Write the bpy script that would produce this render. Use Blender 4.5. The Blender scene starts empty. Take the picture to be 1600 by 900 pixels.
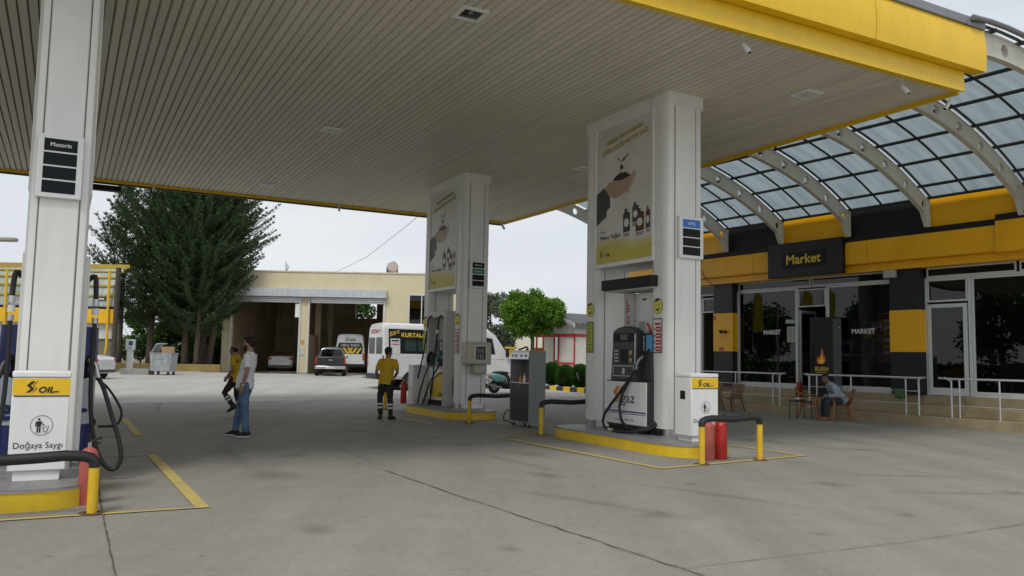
import bpy, bmesh, math, random
from mathutils import Vector, Matrix, noise
R_ = math.radians
scn = bpy.context.scene
COL = scn.collection
random.seed(7)

# ------------------------------------------------------------------ camera, sky, sun, exposure
F = 1292.0
PITCH = math.atan(111 / F); ROLL = math.atan(0.019)
cd = bpy.data.cameras.new('camera'); cam = bpy.data.objects.new('camera', cd); COL.objects.link(cam)
cd.sensor_width = 36; cd.lens = F / 1600 * 36; cd.clip_start = 0.1; cd.clip_end = 3000
cam.matrix_world = Matrix.Translation((0, 0, 1.5)) @ Matrix.Rotation(math.pi / 2 + PITCH, 4, 'X') @ Matrix.Rotation(ROLL, 4, 'Z')
scn.camera = cam
SUN_EL, SUN_AZ = 52, 198       # sun behind and a little left of the camera, veiled by cloud
world = bpy.data.worlds.new('World'); scn.world = world; world.use_nodes = True
wt = world.node_tree; wn = wt.nodes; wl = wt.links
bg = wn['Background']; bg.inputs['Strength'].default_value = 0.1
sky = wn.new('ShaderNodeTexSky'); sky.sky_type = 'NISHITA'; sky.sun_disc = False
sky.sun_elevation = R_(SUN_EL); sky.sun_rotation = R_(SUN_AZ); sky.air_density = 1.0; sky.dust_density = 3.0
tc = wn.new('ShaderNodeTexCoord'); mp = wn.new('ShaderNodeMapping'); mp.inputs['Scale'].default_value = (1.2, 1.2, 4.5)
nz = wn.new('ShaderNodeTexNoise'); nz.inputs['Scale'].default_value = 1.6; nz.inputs['Detail'].default_value = 6
cr = wn.new('ShaderNodeValToRGB'); cr.color_ramp.elements[0].position = 0.3; cr.color_ramp.elements[1].position = 0.72
cr.color_ramp.elements[0].color = (5.9, 6.35, 6.85, 1); cr.color_ramp.elements[1].color = (7.35, 7.6, 7.85, 1)
mx = wn.new('ShaderNodeMixRGB'); mx.inputs[0].default_value = 0.93
wl.new(tc.outputs['Generated'], mp.inputs[0]); wl.new(mp.outputs[0], nz.inputs[0]); wl.new(nz.outputs[0], cr.inputs[0])
wl.new(sky.outputs[0], mx.inputs[1]); wl.new(cr.outputs[0], mx.inputs[2]); wl.new(mx.outputs[0], bg.inputs[0])
sd = bpy.data.lights.new('sun', 'SUN'); sd.energy = 1.5; sd.angle = R_(18); sd.color = (1, 0.965, 0.92)
sun = bpy.data.objects.new('sun', sd); COL.objects.link(sun)
sun.rotation_euler = (R_(90 - SUN_EL), 0, R_(180 - SUN_AZ))
scn.view_settings.view_transform = 'Standard'; scn.view_settings.look = 'None'
scn.view_settings.exposure = 0.22; scn.view_settings.gamma = 1.0; scn.view_settings.use_curve_mapping = False
scn.render.engine = 'CYCLES'
scn.cycles.max_bounces = 8; scn.cycles.diffuse_bounces = 5; scn.cycles.transparent_max_bounces = 12

# ------------------------------------------------------------------ frames
TH = R_(28.292)      # forecourt canopy, pump islands
TS = R_(33.942)      # shop
def rot(x, y, a): return (x * math.cos(a) - y * math.sin(a), x * math.sin(a) + y * math.cos(a))
def LW(x, y, z=0): a = rot(x, y, TH); return (a[0], a[1], z)
def SW(x, y, z=0): a = rot(x, y, TS); return (a[0], a[1], z)
def gz(Y): return 0.35 * min(1, max(0, (Y - 25) / 20))

# ------------------------------------------------------------------ materials
_M = {}
def nodes(name):
    m = bpy.data.materials.new(name); m.use_nodes = True
    return m, m.node_tree, m.node_tree.nodes['Principled BSDF']
def island_var(m, lo, hi):
    nt = m.node_tree; b = nt.nodes['Principled BSDF']; src = b.inputs['Base Color'].links[0].from_socket
    g = nt.nodes.new('ShaderNodeNewGeometry'); r = nt.nodes.new('ShaderNodeMapRange'); r.inputs[3].default_value = lo; r.inputs[4].default_value = hi
    nt.links.new(g.outputs['Random Per Island'], r.inputs[0]); v = nt.nodes.new('ShaderNodeVectorMath'); v.operation = 'SCALE'; nt.links.new(src, v.inputs[0]); nt.links.new(r.outputs[0], v.inputs['Scale']); nt.links.new(v.outputs[0], b.inputs['Base Color']); return m
def mat(name, col, rough=.5, metal=0., var=.1, scale=2., bump=0., bscale=40., streak=0., coat=0., stain=None, stainpos=.6, spec=.5, rvar=.1):
    if name in _M: return _M[name]
    m, nt, b = nodes(name); N = nt.nodes.new; L = nt.links.new
    b.inputs['Metallic'].default_value = metal; b.inputs['Specular IOR Level'].default_value = spec
    b.inputs['Coat Weight'].default_value = coat; b.inputs['Coat Roughness'].default_value = .08
    t = N('ShaderNodeTexCoord')
    n1 = N('ShaderNodeTexNoise'); n1.inputs['Scale'].default_value = scale; n1.inputs['Detail'].default_value = 7; n1.inputs['Roughness'].default_value = .65
    L(t.outputs['Object'], n1.inputs[0])
    mr = N('ShaderNodeMapRange'); mr.inputs[1].default_value = .3; mr.inputs[2].default_value = .7
    mr.inputs[3].default_value = 1 - var; mr.inputs[4].default_value = 1 + var
    L(n1.outputs[0], mr.inputs[0]); fac = mr.outputs[0]
    if streak:
        mm = N('ShaderNodeMapping'); mm.inputs['Scale'].default_value = (5, 5, .35)
        L(t.outputs['Object'], mm.inputs[0])
        n2 = N('ShaderNodeTexNoise'); n2.inputs['Scale'].default_value = 1.5; n2.inputs['Detail'].default_value = 5
        L(mm.outputs[0], n2.inputs[0])
        m2 = N('ShaderNodeMapRange'); m2.inputs[1].default_value = .42; m2.inputs[2].default_value = .85
        m2.inputs[3].default_value = 1; m2.inputs[4].default_value = 1 - streak
        L(n2.outputs[0], m2.inputs[0])
        mu = N('ShaderNodeMath'); mu.operation = 'MULTIPLY'; L(fac, mu.inputs[0]); L(m2.outputs[0], mu.inputs[1]); fac = mu.outputs[0]
    vm = N('ShaderNodeVectorMath'); vm.operation = 'SCALE'; vm.inputs[0].default_value = col[:3]
    L(fac, vm.inputs['Scale']); out = vm.outputs[0]
    if stain:
        n3 = N('ShaderNodeTexNoise'); n3.inputs['Scale'].default_value = scale * 2.7; n3.inputs['Detail'].default_value = 8; n3.inputs['Roughness'].default_value = .7
        L(t.outputs['Object'], n3.inputs[0])
        m3 = N('ShaderNodeMapRange'); m3.inputs[1].default_value = stainpos; m3.inputs[2].default_value = stainpos + .08
        L(n3.outputs[0], m3.inputs[0])
        mi = N('ShaderNodeMixRGB'); mi.inputs[2].default_value = (*stain, 1); L(m3.outputs[0], mi.inputs[0]); L(out, mi.inputs[1]); out = mi.outputs[0]
    L(out, b.inputs['Base Color'])
    m4 = N('ShaderNodeMapRange'); m4.inputs[3].default_value = max(.02, rough - rvar); m4.inputs[4].default_value = min(1, rough + rvar)
    L(n1.outputs[0], m4.inputs[0]); L(m4.outputs[0], b.inputs['Roughness'])
    if bump:
        n5 = N('ShaderNodeTexNoise'); n5.inputs['Scale'].default_value = bscale; n5.inputs['Detail'].default_value = 6
        L(t.outputs['Object'], n5.inputs[0])
        bp = N('ShaderNodeBump'); bp.inputs['Strength'].default_value = bump; bp.inputs['Distance'].default_value = .02
        L(n5.outputs[0], bp.inputs['Height']); L(bp.outputs[0], b.inputs['Normal'])
    _M[name] = m; return m

WHITE = mat('white_paint', (.80, .81, .79), .38, var=.04, streak=.1, rvar=.08)
CLAD = mat('column_cladding', (.82, .82, .785), .42, var=.04, scale=1.2, streak=.09)
CREAM = mat('cream_paint', (.62, .58, .47), .6, var=.05)
SOFF = mat('soffit_strips', (.66, .615, .50), .5, var=.07, scale=.35)
island_var(SOFF, .92, 1.06)
SOFFG = mat('soffit_groove', (.17, .15, .11), .8)
YEL = mat('signal_yellow', (.84, .53, .012), .34, var=.05, streak=.08, rvar=.06)
YELK = mat('kerb_yellow', (.74, .50, .02), .5, var=.10, scale=4, streak=.1, stain=(.13, .11, .07), stainpos=.66)
YELB = mat('bollard_yellow', (.68, .43, .02), .4, var=.08, scale=6, stain=(.10, .06, .03), stainpos=.70)
BLK = mat('black_paint', (.012, .012, .014), .55, var=.2, spec=.3)
RUB = mat('black_rubber', (.014, .014, .015), .55, var=.3, scale=12, bump=.1)
DARK = mat('charcoal_plastic', (.035, .038, .042), .45, var=.12)
ANTH = mat('anthracite_panel', (.010, .011, .014), .45, var=.12)
GREYP = mat('grey_panel', (.42, .43, .41), .45, var=.05, streak=.08)
LGREY = mat('light_grey_panel', (.56, .56, .53), .5, var=.05, streak=.1)
STEEL = mat('steel', (.55, .55, .55), .3, metal=1., var=.1, scale=8)
ALU = mat('aluminium', (.68, .69, .70), .38, metal=.6, var=.06)
SLAB = mat('island_slab', (.22, .22, .215), .45, var=.2, scale=3, stain=(.08, .075, .07), stainpos=.6)
RED = mat('extinguisher_red', (.42, .022, .016), .35, var=.12, scale=6)
REDF = mat('faded_red', (.40, .09, .07), .55, var=.12, scale=6)
REDP = mat('red_print', (.45, .02, .03), .5)
NAVY = mat('navy_blue', (.012, .022, .12), .35, var=.08)
BLUE = mat('sign_blue', (.02, .17, .55), .4)
LCD = mat('dark_display', (.008, .011, .014), .5, var=.1, spec=.2)
SCR = mat('dispenser_display', (.035, .04, .07), .2, var=.2, scale=20)
TXTW = mat('white_lettering', (.75, .75, .75), .5)
TXTK = mat('black_lettering', (.015, .013, .012), .5)
TXTY = mat('yellow_lettering', (.75, .52, .05), .5)
SGREEN = mat('sign_green', (.01, .16, .09), .4)
LIME = mat('notice_yellow_green', (.50, .55, .03), .5)
STICK = mat('sticker_yellow', (.72, .62, .08), .45)
ORA = mat('orange_print', (.75, .25, .03), .5)
PURP = mat('purple_print', (.12, .05, .35), .5)
TILE = mat('stone_step', (.36, .29, .18), .55, var=.22, scale=2.2, bump=.12, stain=(.16, .12, .07), stainpos=.62)
GLASSK = None
def glass_mat(name, tint, refl, rough=.0, k=1.0):
    m, nt, b = nodes(name); nt.nodes.remove(b); N = nt.nodes.new; L = nt.links.new
    o = [n for n in nt.nodes if n.type == 'OUTPUT_MATERIAL'][0]
    tr = N('ShaderNodeBsdfTransparent'); tr.inputs[0].default_value = (*tint, 1)
    g = N('ShaderNodeBsdfGlossy'); g.inputs['Roughness'].default_value = rough; g.inputs[0].default_value = (k, k, k, 1)
    f = N('ShaderNodeFresnel'); f.inputs['IOR'].default_value = refl
    t = N('ShaderNodeTexCoord'); n5 = N('ShaderNodeTexNoise'); n5.inputs['Scale'].default_value = .7
    L(t.outputs['Object'], n5.inputs[0]); bp = N('ShaderNodeBump'); bp.inputs['Strength'].default_value = .12; bp.inputs['Distance'].default_value = .02
    L(n5.outputs[0], bp.inputs['Height']); L(bp.outputs[0], g.inputs['Normal'])
    x = N('ShaderNodeMixShader'); L(f.outputs[0], x.inputs[0]); L(tr.outputs[0], x.inputs[1]); L(g.outputs[0], x.inputs[2]); L(x.outputs[0], o.inputs[0])
    _M[name] = m; return m
GLS = glass_mat('shop_glass', (.42, .46, .46), 1.5, k=1.0)
GLV = glass_mat('vehicle_glass', (.16, .18, .18), 1.55)
GLC = glass_mat('clear_plastic', (.8, .82, .8), 1.4, .1)
def glazing_mat():
    m, nt, b = nodes('ribbed_glazing'); nt.nodes.remove(b); N = nt.nodes.new; L = nt.links.new
    o = [n for n in nt.nodes if n.type == 'OUTPUT_MATERIAL'][0]
    t = N('ShaderNodeTexCoord'); mm = N('ShaderNodeMapping'); mm.inputs['Scale'].default_value = (.5, 5, .5); L(t.outputs['Object'], mm.inputs[0])
    n = N('ShaderNodeTexNoise'); n.inputs['Scale'].default_value = 1.1; n.inputs['Detail'].default_value = 6; L(mm.outputs[0], n.inputs[0])
    c = N('ShaderNodeValToRGB'); c.color_ramp.elements[0].position = .3; c.color_ramp.elements[1].position = .75
    c.color_ramp.elements[0].color = (.20, .245, .255, 1); c.color_ramp.elements[1].color = (.31, .355, .365, 1); L(n.outputs[0], c.inputs[0])
    tl = N('ShaderNodeBsdfTranslucent'); tr = N('ShaderNodeBsdfTransparent'); gl = N('ShaderNodeBsdfGlossy'); gl.inputs['Roughness'].default_value = .25
    L(c.outputs[0], tl.inputs[0]); L(c.outputs[0], tr.inputs[0])
    a = N('ShaderNodeMixShader'); a.inputs[0].default_value = .35; L(tl.outputs[0], a.inputs[1]); L(tr.outputs[0], a.inputs[2])
    d = N('ShaderNodeMixShader'); d.inputs[0].default_value = .06; L(a.outputs[0], d.inputs[1]); L(gl.outputs[0], d.inputs[2]); L(d.outputs[0], o.inputs[0])
    return m
GLZ = glazing_mat()
def leaf_mat(name, c0, c1, c2, transl=.25):
    m, nt, b = nodes(name); N = nt.nodes.new; L = nt.links.new
    o = [n for n in nt.nodes if n.type == 'OUTPUT_MATERIAL'][0]
    g = N('ShaderNodeNewGeometry'); c = N('ShaderNodeValToRGB'); c.color_ramp.elements[0].color = (*c0, 1); c.color_ramp.elements[1].color = (*c2, 1)
    e = c.color_ramp.elements.new(.55); e.color = (*c1, 1)
    t = N('ShaderNodeTexCoord'); n = N('ShaderNodeTexNoise'); n.inputs['Scale'].default_value = 1.1; L(t.outputs['Object'], n.inputs[0])
    ad = N('ShaderNodeMath'); ad.operation = 'ADD'; ad.inputs[1].default_value = -.25
    sc = N('ShaderNodeMath'); sc.operation = 'MULTIPLY'; sc.inputs[1].default_value = .75
    L(g.outputs['Random Per Island'], sc.inputs[0]); a2 = N('ShaderNodeMath'); a2.operation = 'ADD'; L(sc.outputs[0], a2.inputs[0]); L(n.outputs[0], ad.inputs[0]); L(ad.outputs[0], a2.inputs[1])
    L(a2.outputs[0], c.inputs[0]); L(c.outputs[0], b.inputs['Base Color']); b.inputs['Roughness'].default_value = .6; b.inputs['Specular IOR Level'].default_value = .25
    tl = N('ShaderNodeBsdfTranslucent'); L(c.outputs[0], tl.inputs[0]); x = N('ShaderNodeMixShader'); x.inputs[0].default_value = transl
    L(b.outputs[0], x.inputs[1]); L(tl.outputs[0], x.inputs[2]); L(x.outputs[0], o.inputs[0])
    return m
LF_CON = leaf_mat('conifer_needles', (.018, .042, .018), (.040, .082, .032), (.10, .15, .06))
LF_BRT = leaf_mat('bright_leaves', (.05, .12, .015), (.10, .22, .025), (.22, .38, .05), .35)
LF_MID = leaf_mat('shrub_leaves', (.03, .07, .014), (.06, .13, .025), (.11, .20, .04), .3)
LF_OLV = leaf_mat('olive_leaves', (.06, .09, .05), (.12, .16, .09), (.22, .27, .17), .3)
LF_HDG = leaf_mat('hedge_leaves', (.012, .05, .008), (.025, .095, .012), (.06, .16, .02), .2)
BARK = mat('bark', (.10, .075, .055), .9, var=.3, scale=5, bump=.5, bscale=14)

# ------------------------------------------------------------------ mesh builder
class MB:
    def __init__(s): s.v = []; s.f = []; s.mi = []; s.ms = []
    def m(s, m):
        if m not in s.ms: s.ms.append(m)
        return s.ms.index(m)
    def add(s, vs, fs, m):
        b = len(s.v); s.v += [tuple(v) for v in vs]; k = s.m(m)
        for f in fs: s.f.append([b + i for i in f]); s.mi.append(k)
        return s
    def box(s, x0, x1, y0, y1, z0, z1, m):
        return s.add([(x0, y0, z0), (x1, y0, z0), (x1, y1, z0), (x0, y1, z0), (x0, y0, z1), (x1, y0, z1), (x1, y1, z1), (x0, y1, z1)],
                     [(0, 3, 2, 1), (4, 5, 6, 7), (0, 1, 5, 4), (1, 2, 6, 5), (2, 3, 7, 6), (3, 0, 4, 7)], m)
    def prism(s, poly, z0, z1, m, caps=True, mcap=None):        # poly in xy, extruded in z
        n = len(poly); vs = [(x, y, z0) for x, y in poly] + [(x, y, z1) for x, y in poly]
        s.add(vs, [(i, (i + 1) % n, n + (i + 1) % n, n + i) for i in range(n)], m)
        if caps: s.add(vs, [list(range(n - 1, -1, -1)), list(range(n, 2 * n))], mcap or m)
        return s
    def ext(s, poly, O, U, V, W, m, caps=True):                 # poly in (U,V) plane from O, extruded by vector W
        O, U, V, W = map(Vector, (O, U, V, W)); n = len(poly)
        a = [O + U * p[0] + V * p[1] for p in poly]; vs = a + [p + W for p in a]
        fs = [(i, (i + 1) % n, n + (i + 1) % n, n + i) for i in range(n)]
        if caps: fs += [list(range(n - 1, -1, -1)), list(range(n, 2 * n))]
        return s.add(vs, fs, m)
    def tube(s, path, r, m, n=8, caps=True):
        P = [Vector(p) for p in path]; rs = r if isinstance(r, (list, tuple)) else [r] * len(P)
        vs = []; up = None
        for i, p in enumerate(P):
            t = (P[min(i + 1, len(P) - 1)] - P[max(i - 1, 0)]).normalized()
            if up is None: up = Vector((0, 0, 1)) if abs(t.z) < .9 else Vector((1, 0, 0))
            a = t.cross(up); a = a.normalized() if a.length > 1e-5 else t.orthogonal().normalized()
            b = a.cross(t).normalized(); up = b
            for k in range(n):
                q = 2 * math.pi * k / n; vs.append(p + (a * math.cos(q) + b * math.sin(q)) * rs[i])
        fs = [(i * n + k, i * n + (k + 1) % n, (i + 1) * n + (k + 1) % n, (i + 1) * n + k) for i in range(len(P) - 1) for k in range(n)]
        if caps: fs += [list(range(n - 1, -1, -1)), list(range((len(P) - 1) * n, len(P) * n))]
        return s.add(vs, fs, m)
    def cyl(s, p0, p1, r, m, n=14, r1=None): return s.tube([p0, p1], [r, r if r1 is None else r1], m, n)
    def ell(s, c, r, m, n=14, k=9, M=None):
        vs = []; c = Vector(c)
        for i in range(k + 1):
            a = math.pi * i / k
            for j in range(n):
                q = 2 * math.pi * j / n; v = Vector((r[0] * math.sin(a) * math.cos(q), r[1] * math.sin(a) * math.sin(q), r[2] * math.cos(a)))
                if M: v = M @ v
                vs.append(c + v)
        fs = [(i * n + j, (i + 1) * n + j, (i + 1) * n + (j + 1) % n, i * n + (j + 1) % n) for i in range(k) for j in range(n)]
        return s.add(vs, fs, m)
    def lathe(s, prof, m, c=(0, 0, 0), n=20):                    # prof: (r,z)
        vs = [(c[0] + r * math.cos(2 * math.pi * j / n), c[1] + r * math.sin(2 * math.pi * j / n), c[2] + z) for r, z in prof for j in range(n)]
        return s.add(vs, [(i * n + j, i * n + (j + 1) % n, (i + 1) * n + (j + 1) % n, (i + 1) * n + j) for i in range(len(prof) - 1) for j in range(n)], m)
    def poly(s, pts, O, U, V, m, d=0):                          # flat polygon; d: offset along U x V
        O, U, V = map(Vector, (O, U, V)); nrm = U.cross(V).normalized() * d
        return s.add([O + U * p[0] + V * p[1] + nrm for p in pts], [list(range(len(pts)))], m)
    def disc(s, c, rx, ry, O, U, V, m, d=0, n=24): return s.poly([(c[0] + rx * math.cos(2 * math.pi * k / n), c[1] + ry * math.sin(2 * math.pi * k / n)) for k in range(n)], O, U, V, m, d)
    def ring(s, c, rx, ry, w, O, U, V, m, d=0, n=32):
        O, U, V = map(Vector, (O, U, V)); nrm = U.cross(V).normalized() * d
        vs = [O + U * (c[0] + (rx - e) * math.cos(2 * math.pi * k / n)) + V * (c[1] + (ry - e) * math.sin(2 * math.pi * k / n)) + nrm for e in (0, w) for k in range(n)]
        return s.add(vs, [(k, (k + 1) % n, n + (k + 1) % n, n + k) for k in range(n)], m)
    def line(s, p0, p1, w, O, U, V, m, d=0):
        a = Vector(p0); b = Vector(p1); t = (b - a).normalized(); q = Vector((-t.y, t.x)) * w / 2
        return s.poly([a - q, b - q, b + q, a + q], O, U, V, m, d)
    def text(s, body, size, O, U, V, m, depth=.003, bold=0, width=None, shear=0, align='LEFT'):
        c = bpy.data.curves.new('t', 'FONT'); c.body = body; c.size = size; c.shear = shear; c.resolution_u = 3
        o = bpy.data.objects.new('t', c); me = bpy.data.meshes.new_from_object(o)
        if len(me.vertices) == 0: return s
        xs = [v.co.x for v in me.vertices]; w = max(xs) - min(xs); k = (width / w) if width else 1; x0 = min(xs)
        sh = 0 if align == 'LEFT' else (w * k / 2 if align == 'CENTER' else w * k)
        O, U, V = map(Vector, (O, U, V)); nrm = U.cross(V).normalized() * depth
        for q, (du, dv) in enumerate(((0, 0), (bold * 2, 0), (bold, bold), (bold, -bold)) if bold else ((0, 0),)):
            s.add([O + U * ((v.co.x - x0) * k - sh + du) + V * (v.co.y + dv) + nrm * (1 + .12 * q) for v in me.vertices], [list(p.vertices) for p in me.polygons], m)
        bpy.data.objects.remove(o); bpy.data.curves.remove(c); bpy.data.meshes.remove(me); return s
    def mesh(s, name):
        me = bpy.data.meshes.new(name); me.from_pydata(s.v, [], s.f); me.polygons.foreach_set('material_index', s.mi)
        for m in s.ms: me.materials.append(m)
        me.update(); return me
    def build(s, name, parent=None, bev=0, smooth=True, angle=35, loc=None, fixn=False):
        me = s.mesh(name)
        if fixn:
            bm = bmesh.new(); bm.from_mesh(me); bmesh.ops.recalc_face_normals(bm, faces=bm.faces); bm.to_mesh(me); bm.free()
        if smooth:
            me.polygons.foreach_set('use_smooth', [True] * len(me.polygons)); me.set_sharp_from_angle(angle=R_(angle))
        o = bpy.data.objects.new(name, me); COL.objects.link(o)
        if parent: o.parent = parent
        if loc: o.location = loc
        if bev:
            b = o.modifiers.new('bevel', 'BEVEL'); b.width = bev; b.segments = 2; b.limit_method = 'ANGLE'; b.angle_limit = R_(40)
        return o
def thing(name, label, cat, loc=(0, 0, 0), rz=0., group=None):
    o = bpy.data.objects.new(name, None); COL.objects.link(o); o.location = loc; o.rotation_euler = (0, 0, rz)
    o.empty_display_size = .2; o['label'] = label; o['category'] = cat
    if group: o['group'] = group
    return o
def tag(o, label, cat, group=None, loc=None, rz=None):
    o['label'] = label; o['category'] = cat
    if group: o['group'] = group
    if loc: o.location = loc
    if rz is not None: o.rotation_euler = (0, 0, rz)
    return o
def struct(o): o['kind'] = 'structure'; return o
def dup(root, loc, rz, label, group=None):
    def cp(o, par):
        c = o.copy(); COL.objects.link(c)
        if par: c.parent = par
        for ch in [x for x in kids.get(o.name, [])]: cp(ch, c)
        return c
    kids = {}
    for x in bpy.data.objects:
        if x.parent: kids.setdefault(x.parent.name, []).append(x)
    r = cp(root, None); r.location = loc; r.rotation_euler = (0, 0, rz); r['label'] = label
    if group: r['group'] = group
    return r
X, Y, Z = (1, 0, 0), (0, 1, 0), (0, 0, 1); nX, nY = (-1, 0, 0), (0, -1, 0)
def rect(x0, y0, x1, y1): return [(x0, y0), (x1, y0), (x1, y1), (x0, y1)]
def part_label(o, l): o['label'] = l; return o
# ------------------------------------------------------------------ ground
def ground_mat(nm='concrete_forecourt', colr=(.30, .286, .252)):
    m, nt, b = nodes(nm); N = nt.nodes.new; L = nt.links.new
    t = N('ShaderNodeTexCoord')
    def nz(scale, detail=6, rough=.6, mapping=None):
        n = N('ShaderNodeTexNoise'); n.inputs['Scale'].default_value = scale; n.inputs['Detail'].default_value = detail; n.inputs['Roughness'].default_value = rough
        if mapping:
            mm = N('ShaderNodeMapping'); mm.inputs['Scale'].default_value = mapping; mm.inputs['Rotation'].default_value = (0, 0, -TH); L(t.outputs['Object'], mm.inputs[0]); L(mm.outputs[0], n.inputs[0])
        else: L(t.outputs['Object'], n.inputs[0])
        return n.outputs[0]
    def mr(v, a, c, lo, hi):
        r = N('ShaderNodeMapRange'); r.inputs[1].default_value = a; r.inputs[2].default_value = c; r.inputs[3].default_value = lo; r.inputs[4].default_value = hi; L(v, r.inputs[0]); return r.outputs[0]
    def mul(a, c): q = N('ShaderNodeMath'); q.operation = 'MULTIPLY'; L(a, q.inputs[0]); L(c, q.inputs[1]); return q.outputs[0]
    big = mr(nz(.22, 5), .3, .7, .93, 1.05)
    mid = mr(nz(1.6, 8, .7), .3, .7, .93, 1.06)
    fin = mr(nz(55, 5, .8), .25, .75, .82, 1.18)
    grit = mr(nz(190, 2, .5), .3, .7, .84, 1.16)
    spots = mr(nz(2.6, 4, .6), .68, .74, 1, .70)
    tracks = mr(nz(.55, 6, .6, (2.2, .22, 1)), .38, .72, 1.03, .82)
    drips = mr(nz(8.5, 3, .5), .69, .73, 1, .72); speck = mr(nz(13, 8, .9), .3, .7, .80, 1.18); pale = mr(nz(1.1, 7, .75), .62, .70, 1, 1.13)
    f = mul(mul(mul(big, mid), mul(fin, grit)), mul(mul(spots, tracks), mul(drips, mul(speck, pale))))
    v = N('ShaderNodeVectorMath'); v.operation = 'SCALE'; v.inputs[0].default_value = colr; L(f, v.inputs['Scale']); L(v.outputs[0], b.inputs['Base Color'])
    L(mr(nz(2.2, 6), .3, .7, .62, .88), b.inputs['Roughness']); b.inputs['Specular IOR Level'].default_value = .35
    bp = N('ShaderNodeBump'); bp.inputs['Strength'].default_value = .35; bp.inputs['Distance'].default_value = .01; L(nz(90, 5, .8), bp.inputs['Height']); L(bp.outputs[0], b.inputs['Normal'])
    return m
CONC = ground_mat()
g = MB(); ys = [-120, -40, 0, 25, 30, 35, 40, 45, 60, 120, 400, 1500]
for j in range(len(ys)): g.v += [(x, ys[j], gz(ys[j])) for x in (-1500, -60, 60, 1500)]
for j in range(len(ys) - 1):
    for i in range(3): a = j * 4 + i; g.f.append([a, a + 1, a + 5, a + 4]); g.mi.append(0)
g.ms = [CONC]; struct(g.build('ground', smooth=False))
OUTER = ground_mat('daylit_yard_concrete', (.42, .41, .375))  # yard beyond the canopy painted paler, standing in for open daylight
EARTH = mat('dry_earth', (.17, .14, .09), .95, var=.3, scale=.8, bump=.5, bscale=8)
WET = mat('wet_concrete', (.11, .09, .065), .25, var=.3, scale=.8, rvar=.15)
PALE = mat('worn_pale_concrete', (.40, .385, .34), .8, var=.12, scale=.5, bump=.1)
def sheet(name, pts, m, dz, sm=False):
    b = MB(); b.add([(x, y, gz(y) + dz) for x, y in pts], [list(range(len(pts)))], m); return struct(b.build(name, smooth=False))
sheet('earth_bed', [(-45, 52.6), (-19.3, 52.6), (-19.3, 110), (-70, 110)], EARTH, .008)
a_ = [LW(-40, 27.2), LW(14.5, 27.2), LW(14.5, 23), LW(20.2, 23.4)]
yd = MB(); pts = [(-60, 16), (-24.6, 13.4)] + [p[:2] for p in (LW(-6, 27.0), LW(14.6, 27.0))] + [(6.0, 33.5), (60, 60)]
def clipY(poly, y0, y1):
    def cl(P, c, s_):
        o = []
        for i in range(len(P)):
            a, d = P[i], P[(i + 1) % len(P)]; ia = s_ * (a[1] - c) >= 0; id_ = s_ * (d[1] - c) >= 0
            if ia: o.append(a)
            if ia != id_: t_ = (c - a[1]) / (d[1] - a[1]); o.append((a[0] + (d[0] - a[0]) * t_, c))
        return o
    return cl(cl(poly, y0, 1), y1, -1)
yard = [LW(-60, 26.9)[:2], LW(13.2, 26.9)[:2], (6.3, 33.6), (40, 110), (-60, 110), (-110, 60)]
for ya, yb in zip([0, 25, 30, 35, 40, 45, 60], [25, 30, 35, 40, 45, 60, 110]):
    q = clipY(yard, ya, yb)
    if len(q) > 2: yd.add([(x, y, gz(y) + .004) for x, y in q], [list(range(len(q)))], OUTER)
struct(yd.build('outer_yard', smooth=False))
sheet('wet_apron', [(-19.0, 50.6), (-8.2, 50.2), (-8.2, 70), (-19.0, 70)], WET, .012)
sheet('pale_apron', [(-40, 45.5), (-4, 45.0), (-4, 46.9), (-40, 47.5)], PALE, .010)
JOINT = mat('crack_filler', (.085, .08, .068), .9, var=.4, scale=6)
def crack(pts, w, name='ground_crack', jit=.02, frame=LW, dz=.009):
    P = []; rnd = random.Random(len(pts) * 13 + int(pts[0][0] * 10))
    for (a, c) in zip(pts[:-1], pts[1:]):
        n = max(2, int(math.dist(a, c) / .16))
        for k in range(n): P.append((a[0] + (c[0] - a[0]) * k / n + rnd.uniform(-jit, jit), a[1] + (c[1] - a[1]) * k / n + rnd.uniform(-jit, jit)))
    P.append(pts[-1]); b = MB(); vs = []
    for i, p in enumerate(P):
        q0 = P[max(0, i - 1)]; q1 = P[min(len(P) - 1, i + 1)]; t = Vector((q1[0] - q0[0], q1[1] - q0[1])).normalized(); n = Vector((-t.y, t.x)) * w * rnd.uniform(.35, 1.1) / 2
        for sg in (-1, 1): x, y, _ = frame(p[0] + n.x * sg, p[1] + n.y * sg); vs.append((x, y, gz(y) + dz))
    b.add(vs, [(2 * i, 2 * i + 1, 2 * i + 3, 2 * i + 2) for i in range(len(P) - 1)], JOINT); struct(b.build(name, smooth=False))
crack([(3.60, 12.4), (3.82, 10.57)], .010); crack([(3.82, 10.57), (3.86, 8.58), (4.04, 4.82), (4.1, 1.5)], .020, jit=.014)
crack([(4.04, 4.82), (6.2, 4.75), (8.25, 4.80), (14, 4.9)], .009, jit=.008)
crack([(.42, 10.2), (.40, 8.76), (.39, 6.26), (.37, 2)], .014, jit=.004)
crack([(10.9, 8.6), (10.7, 5), (10.6, 0)], .008, 'ground_joint', .003)
crack([(11.0, 8.4), (16, 8.5), (20, 8.7)], .008, 'ground_joint', .003)
crack([(1.9, 14.2), (5.5, 14.4), (7.2, 14.5)], .012, 'ground_joint', .006)
crack([(2.2, 23.5), (2.6, 26.5)], .03, jit=.04)
crack([(-2, 24.8), (.4, 25.2), (2.4, 24.6)], .05, jit=.05)
crack([(-14, 43.8), (-8, 44.3), (-3, 43.6), (-1, 45.2)], .09, frame=lambda x, y: (x, y, 0), jit=.06)
crack([(-26, 46.3), (-18, 45.6), (-14, 45.9)], .09, frame=lambda x, y: (x, y, 0), jit=.06)
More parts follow.
